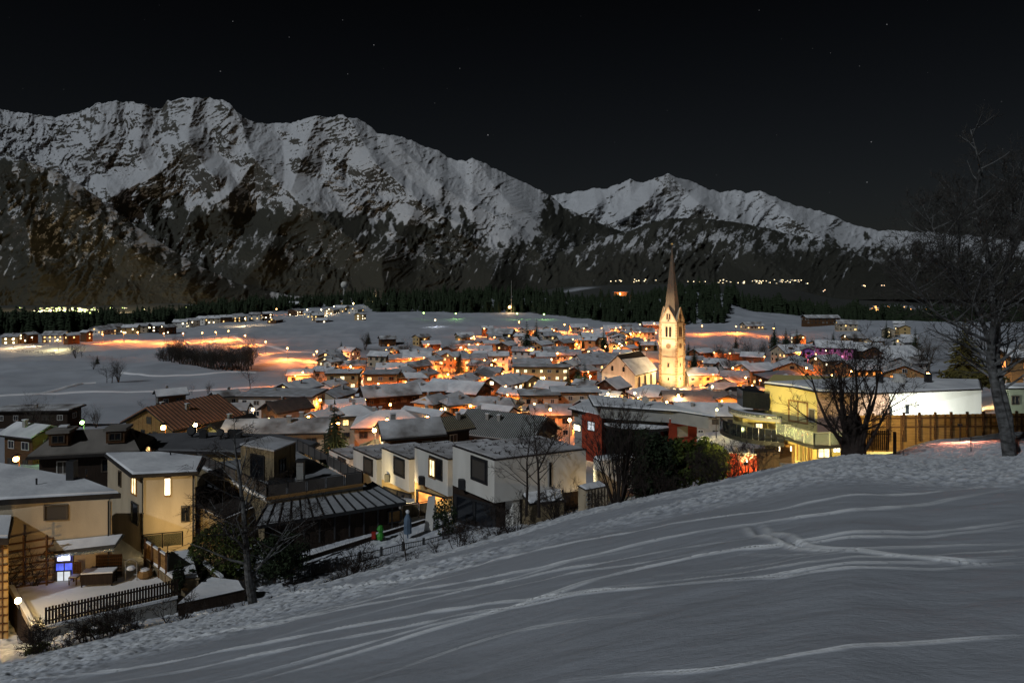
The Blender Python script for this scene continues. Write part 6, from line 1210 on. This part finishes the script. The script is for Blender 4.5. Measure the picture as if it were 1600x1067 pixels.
# ------------------------------------------------------------------ woods
fr = [(-900, 640), (0, 600), (150, 620), (290, 700), (380, 880), (470, 1000), (570, 1000), (585, 835), (850, 820), (900, 760), (950, 690), (1050, 650), (1130, 665), (1142, 860), (1250, 840), (1330, 800), (1450, 740), (2500, 700)]
rng = np.random.RandomState(9); n = 9000; px = rng.uniform(-500, 2000, n); f0 = np.interp(px, [a for a, b in fr], [b for a, b in fr]); Y = f0 + rng.uniform(0, 1, n) ** 1.5 * (560 - np.clip((f0 - 700) * .4, 0, 200))
hs = rng.uniform(9, 22, n) * (.95 + .45 * fbm(px / 30., Y / 60., 3)); pts = np.stack([U(px) * Y, Y], 1)
keep = ~((px > 1125) & (px < 1235) & (Y > 1000)) ; merged_trees('conifer_wood', 'dark conifer wood closing the fields behind the village', pts[keep], hs[keep], NEEDLE)
n = 2600; px = rng.uniform(900, 2100, n); Y = rng.uniform(1500, 2600, n); merged_trees('far_wood', 'farther dark woods on the slopes beyond the village', np.stack([U(px) * Y, Y], 1), rng.uniform(12, 22, n) , NEEDLE, seed=4)
# ------------------------------------------------------------------ single trees near and in the village
def dup(src, px, py, hpx, h0, label, lo=62, Y=None, group=None):
    Y = Y or solveY(px, py, 0, lo); p = P(px, py, Y); o = src.copy(); COL.objects.link(o); o.location = p; s_ = hpx * Y / F / h0; o.scale = (s_, s_, s_); o.rotation_euler = (0, 0, (px * 7.3) % 6.28); o['label'] = label
    if group: o['group'] = group
    elif 'group' in o: del o['group']
    for c in src.children: d = c.copy(); COL.objects.link(d); d.parent = o
    return o
FT = fir(523, 735, 112, 'tall garden fir rising between the snowy roofs and an orange lit street', Y=95, seed=3, tiers=20); H0 = 112 * FT.location.y / F
for px, py, h_, lab in ((903, 612, 50, 'left of two dark firs beside the white lit house front'), (914, 612, 46, 'right of two dark firs beside the white lit house front'), (887, 622 - 4, 44, 'dark fir left of the fir pair by the white lit front'), (1085, 590, 52, 'dark fir just right of the church tower'), (1076, 560, 28, 'small dark conifer behind the tower fir'),
        (823, 562, 62, 'large dark conifer standing above the village middle'), (838, 545, 46, 'broad dark conifer right of the large village conifer'), (975, 553, 30, 'dark conifer by the orange lamps left of the nave'), (989, 549, 22, 'first of three small firs behind the nave roof'), (1000, 549, 19, 'second of three small firs behind the nave roof'), (1024, 549, 18, 'third of three small firs, nearest the tower'),
        (943, 548, 36, 'slim dark conifer amid the orange lamps'), (1210, 548, 44, 'dark conifer by the lamp right of the village'), (1228, 548, 36, 'conifer left of the long far barn'), (1245, 545, 34, 'conifer in front of the long far barn'), (560, 575, 20, 'dark round fir on the road bend'), (596, 575, 22, 'fir below the dark round fir'), (678, 580, 30, 'thin dark fir by the pink roofed gable'), (718, 582, 36, 'broad dark fir by the lamp cluster'),
        (1430, 560, 50, 'dark conifer left of the yellow lit tree'), (1385, 530, 30, 'dark conifer above the orange roofs at the right'), (775, 622, 20, 'small fir behind the chalet with the bright balcony'), (1300, 560, 30, 'dark fir behind the wide bare tree'), (152, 568, 14, 'lone small fir in the left field')):
    dup(FT, px, py, h_, H0, lab)
CR2 = []
for i in range(26):
    rn = random.Random(i + 40); px = 500 + i * 36 + rn.uniform(-12, 12)
    if 1030 < px < 1075: px += 60
    py = rn.uniform(535, 600); CR2.append(dup(FT, px, py, rn.uniform(16, 30), H0, 'dark conifer', group='conifers between village houses')); CR2[-1]['px'] = px; CR2[-1]['py'] = py
bands(CR2, 'small dark conifer', BN)
# yellow lit big tree right
fir(1508, 590, 92, 'tall conifer glowing yellow in lamp light behind the white wall', Y=88, wr=.3, seed=12, mt=mat('lamp tinted needles', (.13, .11, .03), .8, .6, .8), name='lit_conifer', tiers=22)  # yellow lamp light is put into the needle colour, shared by the hedge
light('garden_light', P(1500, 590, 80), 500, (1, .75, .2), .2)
t = leafy('garden_hedge', 'clipped hedge lit yellow behind the white wall', 'hedge', 1520, 600, 70, 16, 1600, mat('lamp tinted needles', (.16, .17, .04)), Y=74, seed=13, size=.25, box=True)
BT = bare_tree(1142, 596, 52, 'bare tree glowing orange beside the bright square lamp', seed=8, stems=5, spread=.6, nchild=7, fan=.5, bark=BARK); HB = 52 * BT.location.y / F
BT2 = bare_tree(391, 607, 46, 'lone bare tree at the near corner of the grove', seed=19, stems=1, nchild=8, spread=.8, Y=None); HB2 = 46 * BT2.location.y / F
bl = [(175, 598, 40, 'round leafless bush alone in the snowfield'), (185, 597, 36, 'right half of the round leafless bush clump'), (167, 598, 34, 'left half of the round leafless bush clump'), (118, 559, 26, 'bare tree at the end of the left field hedge'), (128, 558, 24, 'second bare tree at the end of the left field hedge'), (146, 577, 18, 'low dark shrub on the field path'),
      (45, 690, 72, 'bare tree in front of the small barn at the left'), (62, 700, 74, 'bare tree right of the small barn at the left'), (128, 668, 36, 'wide dark shrub around the green lamp'), (150, 668, 34, 'dark shrub right of the green lamp'), (300, 616, 16, 'low shrub between the field edge houses'), (325, 615, 18, 'shrub by the small cream field house'),
      (222, 640, 18, 'low shrub beside the dark timber chalet'), (632, 562, 32, 'bare tree glowing red above the upper houses'), (448, 600, 24, 'bare tree left of the white terraced house'), (500, 618, 50, 'bare tree before the apartment block'), (545, 650, 30, 'bare tree right of the garden fir'), (535, 640, 44, 'bare tree glowing orange by the garden fir'),
      (735, 610, 60, 'red brown bare tree below the lamp cluster'), (700, 612, 50, 'bare tree left of the red brown tree'), (770, 600, 40, 'bare tree right of the red brown tree'), (1170, 560, 32, 'dark bare tree on the slope right of the orange tree'), (1190, 556, 30, 'second dark bare tree right of the orange tree'), (860, 575, 30, 'orange lit bare tree by the school'), (540, 615, 46, 'red lit bare tree amid the roofs left of the barn'),
      (1100, 600, 38, 'brown bare tree at the foot of the tower fir'), (1380, 600, 60, 'bare tree behind the snowy roof of the yellow house'), (1445, 585, 70, 'bare tree between the orange gable and the lit conifer')]
for i, (px, py, h_, lab) in enumerate(bl): dup(BT if i % 2 else BT2, px, py, h_, HB if i % 2 else HB2, lab)
for i in range(72):
    rn = random.Random(i + 900); f = (i + .5) / 72; px = 246 + f * 150; py = 568 + 14 * math.sin(f * 2.6) + rn.uniform(-10, 2); py = min(py, 566 + f * 18)
    dup(BT if i % 2 else BT2, px, py, (22 if px < 262 else 38) * rn.uniform(.75, 1.05), HB if i % 2 else HB2, 'bare tree in the dense round grove on the snowfield', group='trees of the round grove')
CR2 = []
for i in range(30):
    rn = random.Random(i + 300); px = rn.choice((rn.uniform(560, 900), rn.uniform(1080, 1440))); py = rn.uniform(540, 620); CR2.append(dup(BT if i % 2 else BT2, px, py, rn.uniform(18, 38), HB if i % 2 else HB2, 'bare garden tree', group='bare garden trees of the village')); CR2[-1]['px'] = px; CR2[-1]['py'] = py
bands(CR2, 'bare garden tree', BN)
for i in range(46): # hedge along the left field path
    rn = random.Random(i); px = 10 + i * 3.0; py = 549 + i * .22 + rn.uniform(-1, 1); dup(BT2, px, py, rn.uniform(3, 6), HB2, 'low bush of the thin hedge across the left field', group='bushes of the thin field hedge')
# near evergreen masses
leafy('ivy_mass', 'black ivy covered bush beside the terraced board house', 'bush', 352, 905, 110, 88, 5200, LEAF, Y=46, seed=3, size=.13)
leafy('ivy_mass', 'second dark evergreen bush below the lean-to roof', 'bush', 440, 900, 90, 66, 3600, NEEDLE, Y=45.5, seed=4, size=.13)
leafy('dwarf_conifer', 'upright dwarf conifer behind the picket fence', 'conifer', 279, 925, 18, 50, 900, NEEDLE, Y=42, seed=5, size=.1); leafy('dwarf_conifer', 'small round dwarf conifer at the plank hut', 'conifer', 300, 915, 16, 26, 500, NEEDLE, Y=43, seed=6, size=.1)
for i, (px, py, w_, h_, m_) in enumerate(((1062, 768, 56, 84, LEAF), (1098, 758, 60, 76, LEAF), (1036, 780, 60, 100, NEEDLE), (1010, 788, 70, 120, NEEDLE), (1120, 752, 44, 58, LEAF), (1045, 775, 26, 50, DRYLEAF), (990, 730, 80, 60, NEEDLE))):
    leafy('evergreen_hedge', ('green lit hedge bush below the red block', 'green lit hedge bush right of the red block', 'dark hedge bush left of the green ones', 'large black hedge bush right of the many stemmed bush', 'small green hedge bush nearest the red wall', 'brown leaved bush amid the dark hedge', 'black hedge crown in front of the glass bay')[i], 'hedge', px, py, w_, h_, int(w_ * h_ * .75), m_, Y=57 if i < 6 else 66, seed=20 + i, size=.16)
light('hedge_light', P(1085, 690, 62), 120, (.9, 1, .4), .2)
for i in range(26):
    rn = random.Random(i + 4000); px = 120 + i * 43 + rn.uniform(-12, 12); py = float(np.interp(px, _e[:, 0], _e[:, 1])) - 1; rn_ = rn.uniform(14, 40)
    o = bare_tree(px, py + 2, rn_, 'thin bare sapling on the brow of the snowy slope, ' + ordw(i) + ' from the left', Y=float(np.interp(px, _e[:, 0], _e[:, 2])) - rn.uniform(.8, 2.2), stems=rn.choice((2, 3, 5)), spread=.6, mx=2, nchild=6, fan=.7, r=.035, seed=4000 + i, up=.35, name='sapling', cat='sapling', group='saplings along the brow')
bare_tree(75, 1020, 62, 'twiggy shrub under the terrace lamp', Y=33.5, stems=10, spread=.7, mx=3, nchild=5, fan=.9, r=.03, seed=811, name='bare_shrub', cat='shrub'); bare_tree(185, 992, 60, 'twiggy shrub against the retaining wall below the picket fence', Y=36, stems=9, spread=.7, mx=3, nchild=5, fan=.9, r=.03, seed=812, name='bare_shrub', cat='shrub')
for i, (px, py, w_, h_) in enumerate(((150, 1000, 60, 22), (60, 1026, 36, 20), (695, 838, 40, 60), (1180, 762, 50, 24))):
    leafy('garden_shrub', ('low dark shrub below the picket fence', 'small leafy shrub at the foot of the twiggy shrub under the terrace lamp', 'dark weeping shrub by the stone slab', 'dark shrub under the red wall')[i], 'shrub', px, py, w_, h_, (500, 350, 1200, 900)[i], LEAF if i == 1 else DRYLEAF if i == 3 else NEEDLE, Y=(37, 34, 53, 50)[i], seed=40 + i, size=.11)
# wide bare tree and birches
WT = bare_tree(1334, 718, 196, 'wide bare tree with thick short trunk on the brow of the slope', Y=47, stems=10, spread=.7, mx=4, nchild=5, fan=.62, r=.2, seed=5, up=.3, ratio=.5, bark=TWIG)
q = WT.location; MB(False).tube([(0, 0, -.6), (0, 0, .4), (0, 0, 1.5), (-.1, 0, 2.6)], [.85, .75, .7, .5], 10).obj('trunk', TWIG, WT)
def stem_tree(name, label, Y, stems, seed, kids, L0, bark, twig, mx=3, base=None, droop=.0, nchild=6, up=.35):
    rnd = random.Random(seed); b = P(*(base or stems[0][0][0][:2]), Y); t = thing(name, label, 'tree', b); tr = MB(False); tw = MB(False); lm = MB(False)
    for pts, r0 in stems:
        v = [P(x, y, Y) + Vector((0, rnd.uniform(-.3, .3) * min(i, 2), 0)) - b for i, (x, y) in enumerate(pts)]; n = len(v); rad = [r0 * (1 - .93 * (i / (n - 1)) ** .8) for i in range(n)]
        tr.tube(v, rad, 9)
        for k in range(kids):
            f = (.22 + .78 * (k + rnd.random()) / kids) * (n - 1); i = min(int(f), n - 2); p = v[i].lerp(v[i + 1], f - i); hfrac = f / (n - 1); a = rnd.uniform(0, 6.28)
            d = Vector((math.cos(a), math.sin(a) * .8, rnd.uniform(.25, .9))); limb(lm, p, d, L0 * (1.15 - hfrac * .85) * rnd.uniform(.7, 1.2), rad[i] * .32 + .01, 1, mx, rnd, tw, up, .7, nchild, droop, .5)
    tr.obj('trunk', bark, t); lm.obj('limb', mat('moonlit tint birch limb', (.17, .17, .17), .8, .3, 3) if bark is BIRCH else twig, t); tw.obj('crown', twig, t); return t  # paler limb colour holds the moonlight, darker trunk bark the hill shade
stem_tree('birch_tree', 'tall twin stemmed birch leaning at the right edge of the slope', 42, [([(1578, 718), (1566, 670), (1556, 620), (1551, 560), (1546, 500), (1540, 440), (1534, 380), (1528, 320), (1524, 260), (1521, 200)], .38), ([(1580, 716), (1572, 650), (1566, 600), (1563, 540), (1562, 480), (1568, 420), (1577, 370), (1580, 310), (1578, 260)], .27),
          ([(1552, 560), (1535, 500), (1512, 450), (1500, 400), (1495, 340), (1492, 290)], .15), ([(1548, 500), (1520, 465), (1480, 420), (1455, 370), (1442, 320)], .13), ([(1570, 420), (1590, 380), (1600, 320), (1604, 260)], .13), ([(1560, 540), (1515, 520), (1470, 490), (1430, 440), (1415, 400)], .12)], 31, 40, 4.0, BIRCH, mat('birch twig', (.06, .055, .05), .9, .3, 3), 3, nchild=7, up=.4)
stem_tree('birch_tree', 'slim pale birch in front of the terraced board house', 38.5, [([(396, 946), (391, 900), (383, 850), (376, 800), (370, 750), (367, 700), (364, 665)], .26), ([(391, 900), (410, 880), (432, 850), (450, 820), (470, 790)], .10), ([(384, 855), (350, 835), (330, 800)], .07)], 37, 20, 3.4, BIRCH, TWIG, 3, nchild=7, droop=.25, up=.1)
stem_tree('slender_tree', 'left of two slender bare trees before the near white cube house', 50.5, [([(822, 806), (824, 760), (823, 720), (828, 690), (830, 660)], .12)], 41, 16, 2.6, TWIG, TWIG, 3, nchild=5, up=.4)
stem_tree('slender_tree', 'right of two slender bare trees before the near white cube house', 50, [([(842, 808), (842, 760), (840, 720), (836, 690), (834, 650)], .13), ([(841, 735), (858, 700), (868, 675)], .06)], 43, 16, 2.6, TWIG, TWIG, 3, nchild=5, up=.4)
bare_tree(965, 792, 168, 'dense many stemmed bush standing before a lit pale wall', Y=48.8, stems=22, spread=.45, mx=3, nchild=6, fan=.42, r=.08, seed=51, up=.5, ratio=.42, name='tall_bush', cat='bush')
sh = [(543, 908, 60, 9, 'spreading bare shrub before the black metal fence'), (636, 892, 92, 1, 'thin sapling standing before the black metal fence'), (715, 872, 54, 7, 'bare shrub at the right end of the black metal fence'), (803, 850, 70, 5, 'conical bare shrub on the brow below the near cube house'), (873, 838, 62, 8, 'wide bare shrub on the brow before the lit shed'), (942, 822, 40, 4, 'small dense shrub on the brow left of the tall bush'),
      (1016, 806, 62, 7, 'upright bare shrub on the brow right of the tall bush'), (1081, 790, 60, 3, 'flat branched shrub on the brow'), (1118, 782, 70, 9, 'bare shrub on the brow before the hedge'), (1172, 772, 84, 7, 'bare shrub in front of the red wall'), (140, 1000, 60, 6, 'bare shrub behind the picket fence corner'), (165, 992, 70, 5, 'bare shrub below the picket fence'), (275, 960, 60, 4, 'bare shrub left of the plank hut'), (1010, 740, 60, 8, 'bare shrub behind the dark hedge'), (775, 812, 60, 8, 'dark tangled shrub at the base of the cube house'), (1140, 748, 60, 9, 'bare shrub beside the red wall')]
for i, (px, py, h_, st, lab) in enumerate(sh): bare_tree(px, py, h_, lab, Y=float(np.interp(px, _e[:, 0], _e[:, 2])) + (-1.8 if i < 10 else 1), stems=st, spread=.7, mx=3 if i != 1 else 2, nchild=5, fan=.8 if i != 1 else .05, r=.05, seed=60 + i, up=.3, name='bare_shrub' if st > 1 else 'sapling', cat='shrub' if st > 1 else 'sapling')
# packed paths over the left fields
def path(pts, wd, label):
    q = [];
    for px, py in pts: y = solveY(px, py, 0, 100, 700); q.append((U(px) * y, y))
    q = np.array(q); s_ = np.linspace(0, len(q) - 1, len(q) * 12); x = np.interp(s_, range(len(q)), q[:, 0]); y = np.interp(s_, range(len(q)), q[:, 1])
    for _ in range(5): x[1:-1] = (x[:-2] + 2 * x[1:-1] + x[2:]) / 4; y[1:-1] = (y[:-2] + 2 * y[1:-1] + y[2:]) / 4
    dx = np.gradient(x); dy = np.gradient(y); l = np.hypot(dx, dy); V = []
    for sg in (-1, -.4, .4, 1): a = x - dy / l * wd * sg; b = y + dx / l * wd * sg; V.append(np.stack([a, b, terr(a, b) + fbm(a * .02, b * .02, 4) * np.clip(b / 250, .3, 1.6) + (.5 if abs(sg) < .9 else .05)], 1))
    V = np.stack(V, 1); me = npmesh('path', V.reshape(-1, 3), gridfaces(len(x), 4), mat('packed snow', (.88, .88, .9), .6, .1, .2)); o = bpy.data.objects.new('path', me); COL.objects.link(o); tag(o, label, kind='structure')
path([(-20, 622), (60, 618), (100, 610), (125, 600), (150, 598)], 1.4, 'cleared path curving over the left field'); path([(-20, 622), (120, 614), (260, 610), (330, 608), (420, 604), (470, 600)], 1.0, 'long cleared path across the left field'); path([(190, 584), (240, 588), (320, 586), (400, 582)], 1.2, 'cleared path below the grove')
path([(180, 530), (260, 530), (330, 527), (370, 524)], 2.6, 'lamp lit road along the hamlet'); path([(368, 528), (410, 540), (450, 548), (500, 556), (560, 562)], 2.6, 'lamp lit road running down to the village')
